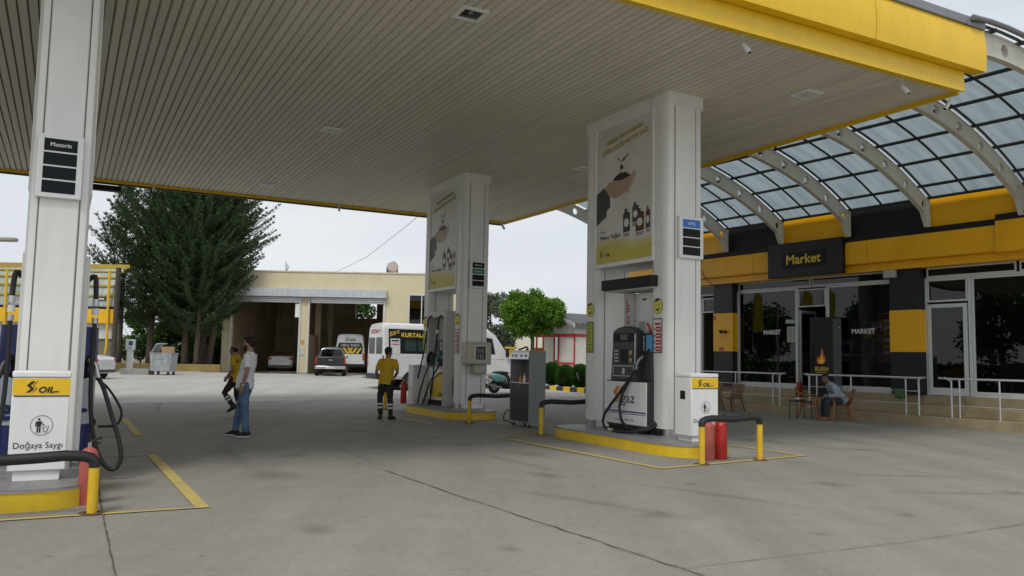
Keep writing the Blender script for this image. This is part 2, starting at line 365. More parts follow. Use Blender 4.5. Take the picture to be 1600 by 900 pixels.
crack([(-9, 27.5), (-6.8, 28.2), (-5.2, 27.6)], .05, frame=lambda x, y: (x, y, 0), jit=.05)

def stain_mat():
    m, nt, b = nodes('oil_stain'); N = nt.nodes.new; L = nt.links.new; o = [n for n in nt.nodes if n.type == 'OUTPUT_MATERIAL'][0]
    b.inputs['Base Color'].default_value = (.07, .066, .058, 1); b.inputs['Roughness'].default_value = .55
    t = N('ShaderNodeTexCoord'); mm = N('ShaderNodeMapping'); mm.inputs['Location'].default_value = (-1, -1, 0); mm.inputs['Scale'].default_value = (2, 2, 0); L(t.outputs['Generated'], mm.inputs[0])
    g = N('ShaderNodeTexGradient'); g.gradient_type = 'SPHERICAL'; L(mm.outputs[0], g.inputs[0])
    n = N('ShaderNodeTexNoise'); n.inputs['Scale'].default_value = 5; n.inputs['Detail'].default_value = 8; n.inputs['Roughness'].default_value = .75; L(t.outputs['Object'], n.inputs[0])
    mu = N('ShaderNodeMath'); mu.operation = 'MULTIPLY'; L(g.outputs[0], mu.inputs[0]); L(n.outputs[0], mu.inputs[1])
    r = N('ShaderNodeMapRange'); r.inputs[1].default_value = .12; r.inputs[2].default_value = .50; r.inputs[4].default_value = .20; L(mu.outputs[0], r.inputs[0])
    tr = N('ShaderNodeBsdfTransparent'); x = N('ShaderNodeMixShader'); L(r.outputs[0], x.inputs[0]); L(tr.outputs[0], x.inputs[1]); L(b.outputs[0], x.inputs[2]); L(x.outputs[0], o.inputs[0]); return m
OILM = stain_mat(); rs = random.Random(31)
for (x, y, a_, b_, q) in [(6.6, 11.6, .5, .9, .1), (6.2, 13.2, .35, .4, .8), (5.6, 9.4, .3, .6, .3), (2.4, 10.6, .5, .8, .2), (3.1, 12.6, .35, .5, 1.), (2.0, 7.2, .25, .4, 0), (5.2, 6.6, .35, .3, .5), (8.6, 7.4, .3, .5, .7), (11.9, 12.3, .5, .9, .1), (12.6, 10.2, .4, .6, .4),
        (14.6, 8.0, .5, .4, .6), (6.4, 19.4, .6, 1.0, .1), (2.6, 18.6, .6, 1.2, 0), (5.2, 16.2, .5, .7, .5), (4.7, 22.5, .7, 1.1, .2), (10.2, 6.1, .25, .3, 0), (6.9, 8.1, .18, .2, 0), (7.6, 5.6, .22, .16, 1), (3.2, 5.9, .16, .2, 0), (1.9, 5.4, .2, .3, .4), (6.0, 5.3, .12, .16, .2)]:
    c_ = LW(x, y); bb_ = MB(); bb_.disc((0, 0), a_, b_, (0, 0, 0), X, Y, OILM, 0, 28); o_ = struct(bb_.build('oil_stain', smooth=False)); o_.location = (c_[0], c_[1], gz(c_[1]) + .0052 + .0002 * rs.random()); o_.rotation_euler = (0, 0, TH + q)
TYM = stain_mat.__call__(); TYM.name = 'tyre_mark'; [n for n in TYM.node_tree.nodes if n.type == 'MAP_RANGE'][0].inputs[4].default_value = .15
for (x, y, L_, q) in [(5.9, 11, 5.5, .04), (7.35 - .0, 12.2, 4.5, .03), (5.0, 7.5, 4.0, .35), (6.6, 7.4, 4.0, .33), (2.3, 13, 6, -.03), (4.0, 12.6, 6, -.04), (12.2, 11.5, 5, .02), (13.8, 11.5, 5, .02), (9.5, 6.3, 3.2, 1.1), (10.2, 7.6, 3.2, 1.05)]:
    c_ = LW(x, y); bb_ = MB(); bb_.disc((0, 0), .2, L_ / 2, (0, 0, 0), X, Y, TYM, 0, 36); o_ = struct(bb_.build('tyre_mark', smooth=False)); o_.location = (c_[0], c_[1], .0056 + .0002 * rs.random()); o_.rotation_euler = (0, 0, TH + q)
def worn_paint():
    m, nt, b = nodes('worn_yellow_marking'); N = nt.nodes.new; L = nt.links.new
    t = N('ShaderNodeTexCoord'); n = N('ShaderNodeTexNoise'); n.inputs['Scale'].default_value = 5; n.inputs['Detail'].default_value = 9; n.inputs['Roughness'].default_value = .75
    L(t.outputs['Object'], n.inputs[0]); r = N('ShaderNodeMapRange'); r.inputs[1].default_value = .50; r.inputs[2].default_value = .66; r.inputs[4].default_value = .95; L(n.outputs[0], r.inputs[0])
    x = N('ShaderNodeMixRGB'); x.inputs[1].default_value = (.56, .43, .12, 1); x.inputs[2].default_value = (.31, .295, .25, 1)
    L(r.outputs[0], x.inputs[0]); L(x.outputs[0], b.inputs['Base Color']); b.inputs['Roughness'].default_value = .75
    return m
LINE = worn_paint()
def line(p0, p1, w, dz=.0085):
    a = Vector(p0); c = Vector(p1); t = (c - a).normalized(); q = Vector((-t.y, t.x)) * w / 2; b = MB(); vs = []
    for p in (a - q, c - q, c + q, a + q): x, y, _ = LW(p.x, p.y); vs.append((x, y, gz(y) + dz))
    b.add(vs, [(0, 1, 2, 3)], LINE); struct(b.build('painted_line', smooth=False))
line((7.50, 9.40), (7.42, 14.13), .12); line((7.46, 9.38), (10.85, 9.86), .10, .0095); line((10.82, 9.8), (10.86, 14.2), .11); line((7.4, 14.18), (10.9, 14.3), .07, .0095)
line((1.27, 8.6), (1.22, 13.25), .13); line((-2.6, 8.63), (1.34, 8.63), .07, .0095); line((-2.6, 13.2), (1.26, 13.25), .05, .0095)
line((1.27, 16.35), (1.27, 20.5), .14); line((-2.6, 16.4), (1.3, 16.4), .05, .0095)
line((7.36, 17.2), (7.32, 22.0), .13); line((7.3, 17.2), (10.9, 17.4), .05, .0095); line((10.86, 17.4), (10.86, 22), .08)
hill = MB(); HILLM = mat('distant_hill_grass', (.16, .24, .22), .9, var=.2, scale=.02)
rr = random.Random(5); prev = None
for k in range(31):
    x = -160 + k * 14; h = 7 + 3.5 * math.sin(k * .55) + rr.uniform(-1, 1) + (3 if 8 < k < 18 else 0)
    hill.v += [(x, 330, -2), (x, 345, h), (x, 420, -2)]
    if k: a = 3 * (k - 1); hill.f += [[a, a + 3, a + 4, a + 1], [a + 1, a + 4, a + 5, a + 2]]; hill.mi += [0, 0]
hill.ms = [HILLM]; struct(hill.build('distant_hills'))

# ------------------------------------------------------------------ forecourt canopy
CX0, CX1, CY0, CY1, CZ = -15.6, 13.66, 8.86, 26.07, 6.4
can = thing('fuel_station_canopy', 'wide flat forecourt canopy with ribbed cream soffit and yellow fascia', 'canopy', LW(-1, 16.75, 0), TH)
OX, OY = -1, 16.75
s = MB(); SP = .1375; n = int((CX1 - CX0) / SP) + 1
for i in range(n):
    x = CX0 + i * SP - OX
    s.add([(x + a, y, z) for y in (CY0 - OY, CY1 - OY) for a, z in ((0, CZ + .03), (.016, CZ + .03), (.038, CZ), (SP, CZ))],
          [(0, 4, 5, 1)], SOFFG)
    s.add([(x + a, y, z) for y in (CY0 - OY, CY1 - OY) for a, z in ((0, CZ + .03), (.016, CZ + .03), (.038, CZ), (SP, CZ), (SP, CZ + .03))],
          [(1, 6, 7, 2), (2, 7, 8, 3), (3, 8, 9, 4)], SOFF)
s.build('soffit', can, smooth=False)
def cbox(name, x0, x1, y0, y1, z0, z1, m, bev=0): return MB().box(x0 - OX, x1 - OX, y0 - OY, y1 - OY, z0, z1, m).build(name, can, bev)
cbox('roof_deck', CX0, CX1, CY0, CY1, 6.45, 7.2, GREYP)
prof = [(8.74, 6.67), (8.52, 6.67), (8.503, 6.82), (8.495, 6.97), (8.50, 7.13), (8.515, 7.28), (8.54, 7.42), (8.74, 7.42)]
XE = [13.97 - .02, 11.06, 7.94, 4.82, 1.70, -1.42, -4.54, -7.66, -10.78, -13.9]
for k in range(9):     # bulged fascia panels with a narrow joint between neighbours
    MB().ext([(p[0] - OY, p[1]) for p in prof], (XE[k + 1] + .02 - OX, 0, 0), Y, Z, (XE[k] - XE[k + 1] - .02, 0, 0), YEL).build('fascia_panel', can, .004, fixn=True)
cbox('fascia_coping', -13.9, 13.94, 8.50, 8.88, 7.423, 7.58, mat('grey_coping', (.22, .23, .25), .5), .01)
cbox('lower_fascia_strip', -15.6, 13.60, 8.70, 8.73, 6.31, 6.665, YEL, .004)
cbox('lower_fascia_flange', -15.6, 13.60, 8.733, 8.86, 6.335, 6.365, YEL)
cbox('side_trim', 13.66, 13.72, 8.86, 26.15, 6.32, 6.50, YEL, .004)
cbox('side_fascia', 13.723, 13.76, 8.86, 26.15, 6.50, 7.42, YEL, .004)
cbox('back_trim', -15.6, 13.66, 26.073, 26.12, 6.32, 6.42, YEL, .003)
cbox('back_gutter', -15.6, 13.66, 26.125, 26.27, 6.29, 6.46, BLK, .004)
cbox('back_fascia', -15.6, 13.66, 26.28, 26.37, 6.5, 7.3, YEL, .004)
# recessed ceiling lights
def ceiling_light(x, y, label, open_=False):
    t = thing('ceiling_light', label, 'ceiling light', LW(x, y, CZ), TH, 'square lights set in the canopy soffit')
    MB().box(-.21, .21, -.21, -.15, -.035, 0, WHITE).box(-.21, .21, .15, .21, -.035, 0, WHITE).box(-.21, -.15, -.15, .15, -.035, 0, WHITE).box(.15, .21, -.15, .15, -.035, 0, WHITE).build('frame', t, .004)
    if not open_:
        MB().box(-.149, .149, -.149, .149, -.030, -.012, mat('frosted_cover', (.62, .62, .58), .4)).build('lens', t, .002); MB().lathe([(0, -.036), (.05, -.034), (.06, -.0305)], LGREY, n=16).build('lamp_boss', t); return t
    MB().box(-.15, .15, -.15, .15, -.018, -.012, GLC).build('lens', t)
    b = MB(); b.box(-.15, .15, -.15, .15, -.004, -.002, mat('lamp_pan', (.30, .31, .30), .6)); b.ell((.0, 0, -.007), (.05, .09, .006), mat('lamp_bulb', (.6, .58, .5), .3), 12, 6); b.build('reflector', t)
ceiling_light(4.82, 10.35, 'square soffit light with open lamp glass, largest and nearest above the forecourt', True)
ceiling_light(4.83, 17.41, 'square soffit light in the middle of the canopy, left of the banner supports')
ceiling_light(11.57, 10.38, 'square soffit light near the front right corner of the canopy')
ceiling_light(4.86, 24.18, 'small square soffit light near the back edge of the canopy')
ceiling_light(11.40, 17.44, 'square soffit light half hidden behind the LPG banner support')
def camera_thing(x, y, yaw, label, sc=1.):
    sc *= .8; t = thing('security_camera', label, 'camera', LW(x, y, CZ), TH + yaw, 'white cameras under the canopy edge')
    MB().lathe([(0, 0), (.05 * sc, 0), (.05 * sc, -.02), (.0, -.02)], WHITE, n=14).tube([(0, 0, -.02), (0, 0, -.16 * sc), (0, -.04, -.2 * sc)], .014 * sc, WHITE).build('bracket', t)
    MB().tube([(0, .0 * sc, -.15 * sc), (0, -.12 * sc, -.34 * sc)], [.042 * sc, .05 * sc], WHITE, 14).build('housing', t, .004)
    MB().tube([(0, -.119 * sc, -.338 * sc), (0, -.125 * sc, -.350 * sc)], [.036 * sc, .034 * sc], BLK, 14).build('lens', t)
camera_thing(8.69, 8.99, .6, 'white camera under the yellow front fascia, left one of the two')
camera_thing(12.32, 8.99, .5, 'white camera under the yellow front fascia, right one of the two')
camera_thing(13.76, 9.07, -2.2, 'white camera sticking out from the right corner of the canopy')
camera_thing(7.55, 25.96, 0, 'small camera under the back edge between tree and middle banner support', .9)
camera_thing(2.03, 25.96, 0, 'small camera under the back edge in front of the dark conifers', .9)
camera_thing(13.45, 25.86, .8, 'white camera hanging at the far right corner of the canopy', 1.1)
fl = MB().box(-.42, .42, -.1, .1, -.16, 0, BLK).box(-.40, .40, .101, .11, -.15, -.01, DARK).build('light_box', None, .01)
tag(fl, 'black rectangular box under the back canopy edge beside the left column', 'light box', loc=LW(.77, 26.43, 6.29), rz=TH)

# ------------------------------------------------------------------ graphics shared by the station furniture
def s_logo(b, O, U, V, h, m, m2, d=.002):      # the double zigzag S
    for dx, mm, w in ((0, m, .30), (.34, m2, .07)):
        k = h
        pts = [(.42, 1), (.05, .62), (.38, .34), (.0, 0)]
        for a, c in zip(pts[:-1], pts[1:]):
            p0 = Vector(((a[0] + dx) * k, a[1] * k)); p1 = Vector(((c[0] + dx) * k, c[1] * k)); q = Vector((w * k / 2, 0))
            b.poly([p0 - q, p1 - q, p1 + q, p0 + q], O, U, V, mm, d)
def oil_band(b, O, U, V, w, h):                  # yellow SOIL band, O at lower left
    b.poly(rect(0, 0, w, h), O, U, V, YEL, .003)
    b.poly(rect(.03 * w, -.09 * h, w, -.005), O, U, V, TXTK, .004)
    Ov = Vector(O) + Vector(U) * w * .26 + Vector(V) * h * .16
    s_logo(b, Ov, U, V, h * .68, TXTK, TXTK, .006)
    b.text('OIL', h * .50, Ov + Vector(U) * h * .58 + Vector(V) * .0, U, V, TXTK, .006, bold=h * .018, width=w * .27, shear=.2)
    b.poly(rect(w * .72, h * .17, w * .81, h * .24), O, U, V, TXTK, .006)
def litter_man(b, O, U, V, r):
    b.ring((0, 0), r, r, r * .045, O, U, V, TXTK, .004)
    b.disc((-.24 * r, .60 * r), .11 * r, .11 * r, O, U, V, TXTK, .004, 14)
    b.poly([(-.42 * r, .42 * r), (-.06 * r, .42 * r), (-.06 * r, -.10 * r), (-.42 * r, -.10 * r)], O, U, V, TXTK, .004)
    for x in (-.36, -.15): b.poly(rect((x - .06) * r, -.72 * r, (x + .07) * r, -.08 * r), O, U, V, TXTK, .005)
    b.line((-.48 * r, .40 * r), (-.52 * r, -.10 * r), .09 * r, O, U, V, TXTK, .004)
    b.line((-.06 * r, .36 * r), (.05 * r, .12 * r), .1 * r, O, U, V, TXTK, .004); b.line((.05 * r, .14 * r), (.22 * r, .04 * r), .08 * r, O, U, V, TXTK, .0045)
    b.line((.10 * r, -.10 * r), (.24 * r, -.66 * r), .06 * r, O, U, V, TXTK, .004); b.line((.62 * r, -.06 * r), (.46 * r, -.66 * r), .06 * r, O, U, V, TXTK, .004)
    b.line((.22 * r, -.66 * r), (.48 * r, -.66 * r), .06 * r, O, U, V, TXTK, .0045)
    for p in ((.3, 0), (.42, -.12), (.34, -.26), (.26, -.16)): b.disc((p[0] * r, p[1] * r), .04 * r, .04 * r, O, U, V, TXTK, .004, 8)

# ------------------------------------------------------------------ canopy supports (column pair + poster)
def colprof(a, f, dep, n=7):      # a: half width, f: half width of the flat face
    p = []
    for k in range(n + 1):
        q = -math.pi / 2 + math.pi * k / n; e = .55
        c, s_ = math.cos(q), math.sin(q)
        p.append((f + (a - f) * abs(c) ** e, dep / 2 + dep / 2 * (abs(s_) ** e) * (1 if s_ > 0 else -1)))
    return p + [(-x, y) for x, y in reversed(p)]
def support(cx, cy, a, f, label, far, poster):
    t = thing('canopy_support', label, 'canopy column', LW(cx, cy, 0), TH, 'white clad columns holding up the canopy'); dep = .46
    for y0 in ([0, far] if far else [0]):
        o = thing_part = MB().prism([(x, y + y0) for x, y in colprof(a, f, dep)], .32, CZ - .22, CLAD).build('column', t, .004)
        for sg, yy in ((-1, y0), (1, y0 + dep)):
            b = MB(); y1 = yy - .012 if sg < 0 else yy + .012
            b.box(-f + .035, f - .035, min(yy, y1) - (.0 if sg > 0 else .0), max(yy, y1), .33, CZ - .24, CLAD)
            b.build('face_panel', o, .003)
            b = MB()
            for xx in (-f + .012, f - .027): b.box(xx, xx + .014, yy - .003 if sg < 0 else yy, yy if sg < 0 else yy + .003, .33, CZ - .24, mat('panel_seam', (.16, .155, .14), .7))
            b.build('seam', o, smooth=False)
        MB().prism([(x * 1.09, (y - dep / 2) * 1.17 + dep / 2 + y0) for x, y in colprof(a, f, dep)], CZ - .22, CZ + .005, CLAD).build('capital', t, .01)
        MB().prism([(x * .95, (y - dep / 2) * .95 + dep / 2 + y0) for x, y in colprof(a, f, dep)], .2, .318, STEEL).build('base_ring', t, .004)
    if far:
        yA, yB = dep - .1, far + .1; zb, zt = 3.42, CZ - .20
        for nm, bx in (('poster_frame', None),):
            b = MB(); x0, x1 = -a - .02, a + .02
            b.box(x0, x1, yA, yB, zb - .08, zb, CLAD).box(x0, x1, yA, yB, zt - .05, CZ + .004, CLAD).box(x0, x1, yA + .002, yA + .05, zb, zt - .05, CLAD).box(x0, x1, yB - .05, yB - .002, zb, zt - .05, CLAD)
            b.box(-.05, .05, yA + .05, yB - .05, zb, zt - .05, GREYP); fr = b.build('poster_frame', t, .006)
        # poster on the side facing -x; u runs towards -y, v up
        W = yB - yA - .1; H = zt - .05 - zb; O = (-a + .01, yB - .05, zb); U = (0, -1, 0); V = Z
        PP = mat('poster_paper', (.66, .645, .59), .45, var=.12, scale=1.3)
        b = MB(); b.poly(rect(0, 0, W, H), O, U, V, PP, 0)
        YG = [mat('poster_yellow_%s' % n_, c) for n_, c in (('deep', (.60, .50, .08)), ('mid', (.63, .56, .22)), ('light', (.65, .61, .40)))]
        wav = lambda x, h: h * H + .02 * H * math.sin(x * 6)
        for hh, mm, dd in ((.165, YG[2], .002), (.145, YG[1], .0028), (.11, YG[0], .0036)):
            b.poly([(0, 0), (W, 0)] + [(W * (1 - k / 10), wav(1 - k / 10, hh)) for k in range(11)], O, U, V, mm, dd)
        SK = mat('poster_skin', (.42, .30, .20), .5, var=.15, scale=9); SLV = mat('poster_sleeve', (.045, .045, .05), .5); SOIL = mat('poster_soil', (.02, .015, .012), .5)
        P = lambda *q: [(x * W, y * H) for x, y in q]
        b.poly(P((0, .29), (.19, .345), (.20, .39), (.26, .41), (.25, .50), (.15, .565), (0, .525)), O, U, V, SLV, .003)
        b.poly(P((.15, .555), (.24, .59), (.36, .60), (.48, .585), (.62, .60), (.70, .63), (.66, .57), (.56, .50), (.46, .475), (.34, .465), (.25, .49)), O, U, V, SK, .004)
        b.poly(P((.64, .59), (.69, .63), (.72, .61), (.68, .55), (.58, .48), (.54, .48)), O, U, V, mat('poster_skin_light', (.50, .36, .26), .5), .0055)
        b.poly(P((.30, .598), (.36, .625), (.44, .64), (.54, .635), (.63, .60), (.48, .585)), O, U, V, SOIL, .005)
        PG = mat('poster_green', (.03, .05, .02), .5)
        b.line(P((.45, .63))[0], P((.44, .73))[0], .012, O, U, V, PG, .006)
        b.poly(P((.44, .70), (.49, .69), (.50, .665), (.45, .66)), O, U, V, PG, .006); b.poly(P((.44, .73), (.38, .765), (.40, .735)), O, U, V, PG, .006)
        b.poly(P((.45, .72), (.60, .77), (.58, .755), (.50, .72)), O, U, V, PG, .006)
        for (ux, uw, uy, uh, c) in ((.50, .12, .20, .17, (.02, .03, .04)), (.66, .11, .26, .14, (.06, .06, .05)), (.72, .14, .19, .16, (.10, .02, .015)), (.89, .07, .20, .15, (.09, .03, .02))):
            mm = mat('poster_bottle_%d' % int(c[0] * 1000), c, .5)
            b.poly(P((ux, uy), (ux + uw, uy + .005), (ux + uw, uy + uh * .8), (ux + uw * .6, uy + uh * .86), (ux + uw * .6, uy + uh), (ux + uw * .2, uy + uh), (ux + uw * .2, uy + uh * .86), (ux, uy + uh * .75)), O, U, V, mm, .004 + ux * .001)
            b.disc(((ux + uw / 2) * W, (uy + uh * .4) * H), uw * .36 * W, uh * .18 * H, O, U, V, PP, .006 + ux * .001)
            b.poly(P((ux + .01, uy - .03), (ux + uw - .01, uy - .03), (ux + uw, uy - .004), (ux, uy - .004)), O, U, V, mat('poster_reflection', (.33, .32, .29)), .004)
        Uv = Vector(U); Vv = Vector(V); Ov = Vector(O); tilt = (Uv + Vv * .13).normalized()
        GOLD = mat('poster_gold', (.45, .34, .04), .5)
        b.text('YÜKSEK PERFORMANSLI', .13, Ov + Uv * W * .18 + Vv * H * .865, tilt, V, GOLD, .004, bold=.004, width=W * .66)
        b.text('ÇEVRE DOSTU MOTOR YAĞI', .13, Ov + Uv * W * .10 + Vv * H * .80, tilt, V, GOLD, .004, bold=.005, width=W * .82)
        b.text('Yeni', .075, Ov + Uv * W * .08 + Vv * H * .225, U, V, TXTK, .004, width=W * .10)
        b.text('Motor Yağları', .115, Ov + Uv * W * .08 + Vv * H * .178, U, V, TXTK, .005, bold=.001, width=W * .38)
        s_logo(b, Ov + Uv * W * .08 + Vv * H * .05, U, V, .12, TXTK, TXTK, .006)
        b.text('OIL', .09, Ov + Uv * W * .165 + Vv * H * .052, U, V, TXTK, .006, bold=.003, width=W * .10)
        b.build('poster', fr, smooth=False)
    return t
def price_panel(t, x0, x1, y, z0, z1, rows, head):
    o = MB().box(x0, x1, y - .06, y, z0, z1, WHITE).build('price_panel', t, .008)
    w = (x1 - x0) * .72; xa = (x0 + x1) / 2 - w / 2; h = (z1 - z0) * .88 / 4
    b = MB()
    for k in range(4):
        zt = z1 - (z1 - z0) * .06 - k * h
        b.poly(rect(0, 0, w, h * .88), (xa, y - .064, zt - h * .94), X, Z, rows[k], 0)
    for k, tx in enumerate(head):
        if tx: b.text(tx, h * .42, (xa + w / 2, y - .064, z1 - (z1 - z0) * .06 - k * h - h * .62), X, Z, TXTW, .003, bold=.0012, align='CENTER', width=w * min(.62, .11 * len(tx) + .05))
    b.build('display', o, smooth=False)
def smiley(t, x, y, z, r=.135):
    O = (x, y, z); U = nY; V = Z; b = MB()
    b.disc((0, 0), r, r * 1.08, O, U, V, TXTK, .002); b.disc((0, 0), r * .95, r * 1.03, O, U, V, STICK, .004)
    for q in (-.34, .28): b.disc((q * r, .22 * r), .09 * r, .15 * r, O, U, V, TXTK, .006, 12)
    b.poly([(-.5 * r, -.18 * r), (-.2 * r, -.38 * r), (.1 * r, -.38 * r), (.5 * r, -.08 * r), (.3 * r, -.5 * r), (.02 * r, -.68 * r), (-.28 * r, -.58 * r)], O, U, V, TXTK, .006)
    b.poly([(-.72 * r, .60 * r), (-.1 * r, .62 * r), (.55 * r, .88 * r), (.2 * r, 1.02 * r), (-.35 * r, .98 * r)], O, U, V, TXTK, .006)
    b.build('smiley_sticker', t, smooth=False)
def notice(t, x, y, z0, z1, w, kind):
    O = (x, y + w / 2, z0); U = nY; V = Z; H = z1 - z0; b = MB()
    b.poly(rect(0, 0, w, H), O, U, V, TXTK, .003)
    if kind == 'lime':
        b.poly(rect(.02, .27 * H, w - .02, H - .02), O, U, V, LIME, .006); b.poly(rect(.02, .02, w - .02, .24 * H), O, U, V, LIME, .006)
        rr = random.Random(3)
        for k in range(11): b.poly(rect(.035, H * (.32 + .057 * k), w - .04 - rr.random() * .05, H * (.337 + .057 * k)), O, U, V, TXTK, .008)
        for k in range(3): b.poly(rect(.035, H * (.06 + .055 * k), w - .04, H * (.077 + .055 * k)), O, U, V, TXTK, .008)
    else:
        b.poly(rect(.015, .015, w - .015, H - .02), O, U, V, TXTW, .006); b.poly(rect(.05, .80 * H, w - .04, .87 * H), O, U, V, REDP, .008)
        for k in range(4):
            b.poly(rect(.075, H * (.04 + .19 * k), w - .025, H * (.19 + .19 * k)), O, U, V, REDP, .008)
            b.poly(rect(.09, H * (.10 + .19 * k), w - .05, H * (.13 + .19 * k)), O, U, V, TXTW, .010); b.disc((.045, H * (.115 + .19 * k)), .018, .018, O, U, V, TXTK, .008, 10)
    b.build('notice_board', t, smooth=False)
s2 = support(9.79, 11.60, .43, .265, 'white twin column support with oil poster and blue LPG price panel above the LPG pump', 2.18, True)
price_panel(s2, -.20, .36, -.02, 3.37, 4.13, [BLUE, LCD, LCD, LCD], ['LPG'])
smiley(s2, -.435, .23, 2.50); notice(s2, -.435, .23, 1.66, 2.28, .25, 'red')
smiley(s2, -.435, 2.41, 2.52); notice(s2, -.435, 2.41, 1.66, 2.28, .25, 'lime')
s3 = support(9.46, 19.60, .40, .235, 'farther white twin column support with oil poster, green price row and beige terminal', 2.18, True)
price_panel(s3, -.21, .27, -.02, 3.34, 4.07, [LCD, SGREEN, LCD, LCD], ['Motorin', 'Kurşunsuz'])
smiley(s3, -.405, .23, 2.50, .16); notice(s3, -.405, .23, 1.62, 2.26, .27, 'red')
smiley(s3, -.405, 2.41, 2.50, .16); notice(s3, -.405, 2.41, 1.62, 2.26, .27, 'lime')
s1 = support(-.14, 10.55, .31, .225, 'white column at the left edge with Motorin price panel, nearest to the camera', 1.98, False)
price_panel(s1, -.25, .21, -.02, 3.20, 3.92, [LCD, LCD, LCD, LCD], ['Motorin'])
# beige card terminal on the farther support
tb = MB(); BEI = mat('beige_plastic', (.50, .47, .38), .5, var=.06, streak=.1)
tb.box(-.38, .34, -.34, -.02, 1.34, 1.92, BEI); tb.box(-.12, .26, -.26, -.02, 1.10, 1.337, BEI); term = tb.build('payment_terminal', s3, .03)
b = MB(); b.poly(rect(-.16, 1.42, .20, 1.84), (0, -.343, 0), X, Z, LGREY, 0); b.poly(rect(-.11, 1.47, .16, 1.80), (0, -.346, 0), X, Z, LCD, 0); b.poly(rect(-.08, 1.64, .12, 1.76), (0, -.349, 0), X, Z, mat('screen_grey', (.12, .13, .12), .3), 0)
for i in range(3):
    for j in range(3): b.poly(rect(-.07 + i * .07, 1.49 + j * .045, -.03 + i * .07, 1.52 + j * .045), (0, -.349, 0), X, Z, GREYP, 0)
b.build('keypad', term, smooth=False)

# ------------------------------------------------------------------ pump islands, bins, bollards, extinguishers
def island(cx, cy, hx, hy, label):
    t = thing('pump_island', label, 'pump island', LW(cx, cy, 0), TH, 'yellow edged pump islands')
    def se(hx, hy, n=48, e=.72):
        p = []
        for k in range(n):
            q = 2 * math.pi * k / n; c, s_ = math.cos(q), math.sin(q)
            x = hx * abs(c) ** .8 * (1 if c > 0 else -1); yy = abs(s_) ** .8 * (1 if s_ > 0 else -1)
            p.append((x, yy))
        return p
    def outline(d):
        p = []; r = hx * 1.35
        for sg in (-1, 1):
            for k in range(17):
                q = math.pi * k / 16; c, s_ = math.cos(q), math.sin(q); e = .74
                x = (hx + d) * abs(c) ** e * (1 if c > 0 else -1); y = hy - r + (r + d) * abs(s_) ** e
                p.append((x, y) if sg > 0 else (-x, -y))
        return p
    MB().prism(outline(0), 0, .175, YELK).build('kerb', t, .008)
    MB().prism(outline(-.02), .177, .200, SLAB, mcap=SLAB).build('top_slab', t, .004)
    MB().prism(outline(.012), .176, .197, mat('island_rim', (.28, .28, .27), .4), caps=False).build('rim', t)
    b = MB()
    for k in (-.8, 0.05, .9): b.box(-hx - .004, -hx + .001, k - .004, k + .004, .01, .17, BLK)
    return t
island(9.14, 12.25, .64, 2.10, 'yellow kerbed pump island under the LPG pump and the nearer banner support')
island(9.03, 20.15, .72, 1.84, 'farther yellow kerbed pump island beside the cabinet on castors')
island(-.26, 10.95, .60, 1.95, 'yellow kerbed pump island at the left edge under the Motorin column')
def bin_(x0, x1, y0, d, z0, z1, label, flip=False):
    t = thing('litter_bin', label, 'litter bin', LW((x0 + x1) / 2, y0 + d / 2, .2), TH + (math.pi if flip else 0), 'white litter bins on the pump islands')
    w = (x1 - x0) / 2; h = z1 - .2
    MB().box(-w + .05, w - .05, -d / 2 + .03, d / 2 - .03, 0, z0 - .203, WHITE).build('plinth', t, .005)
    bo = MB().box(-w, w, -d / 2, d / 2, z0 - .2, h, WHITE).build('body', t, .012)
    MB().box(-w - .006, w + .006, -d / 2 - .006, d / 2 + .006, h + .003, h + .07, WHITE).build('lid', t, .015)
    O = (-w, -d / 2 - .001, h - .19); b = MB(); oil_band(b, (-w + .004, -d / 2 - .001, h - .17), X, Z, 2 * w - .008, .165)
    litter_man(b, (0.02, -d / 2 - .001, (h + z0 - .2) / 2 - .01), X, Z, .10)
    b.text('Doğaya Saygı', .085, (0.0, -d / 2 - .001, z0 - .2 + .225), X, Z, TXTK, .003, width=2 * w * .84, align='CENTER'); b.build('print', bo, smooth=False)
    b = MB()
    b.poly(rect(-.07, h - .36, .06, h - .22), (-w - .001, 0, 0), nY, Z, BLK, .002); b.build('slot', bo, smooth=False)
    return t
bin_(9.12, 9.70, 10.65, .42, .29, 1.25, 'white litter bin on the LPG island behind two red extinguishers')
bin_(-.43, .08, 9.60, .42, .30, 1.22, 'white litter bin in front of the Motorin column at the left edge')
bin_(8.72, 9.22, 22.0, .36, .29, 1.22, 'white litter bin at the far end of the farther island', True)
def bar(xa, xb, y, h, ya2, label, hr=.075, sag=0.):
    t = thing('barrier_bar', label, 'barrier', LW((xa + xb) / 2, y, 0), TH, 'yellow post barriers with black padded rail'); w = (xb - xa) / 2; dy = ya2 - y
    for sx, oy in ((-w, 0), (w, dy)):
        MB().cyl((sx, oy, .012), (sx, oy, h), .047, YELB, 18).build('post', t)
        MB().lathe([(0, .0), (.115, .0), (.115, .014), (.06, .016)], mat('rusty_plate', (.10, .06, .035), .8, var=.4, scale=9), (sx, oy, 0), 18).build('foot_plate', t, .002)
    pth = [(-w, 0, h - .02), (-w, 0, h + .03)]
    pth += [(-w + .03, dy * .02, h + .065), (-w + .09, dy * .05, h + .085)]
    for k in range(1, 6): q = k / 6; pth.append((-w + 2 * w * q, dy * q, h + .085 + .012 * math.sin(q * 9) - sag * math.sin(q * math.pi)))
    pth += [(w - .09, dy * .95, h + .085), (w - .03, dy * .98, h + .065), (w, dy, h + .03), (w, dy, h - .02)]
    MB().tube(pth, .050, RUB, 14).build('padded_rail', t)
bar(8.38, 9.66, 9.55, .575, 9.67, 'yellow post barrier with black padded rail in front of the two red extinguishers')
bar(8.45, 9.90, 14.37, .565, 14.45, 'yellow post barrier at the far end of the LPG island')
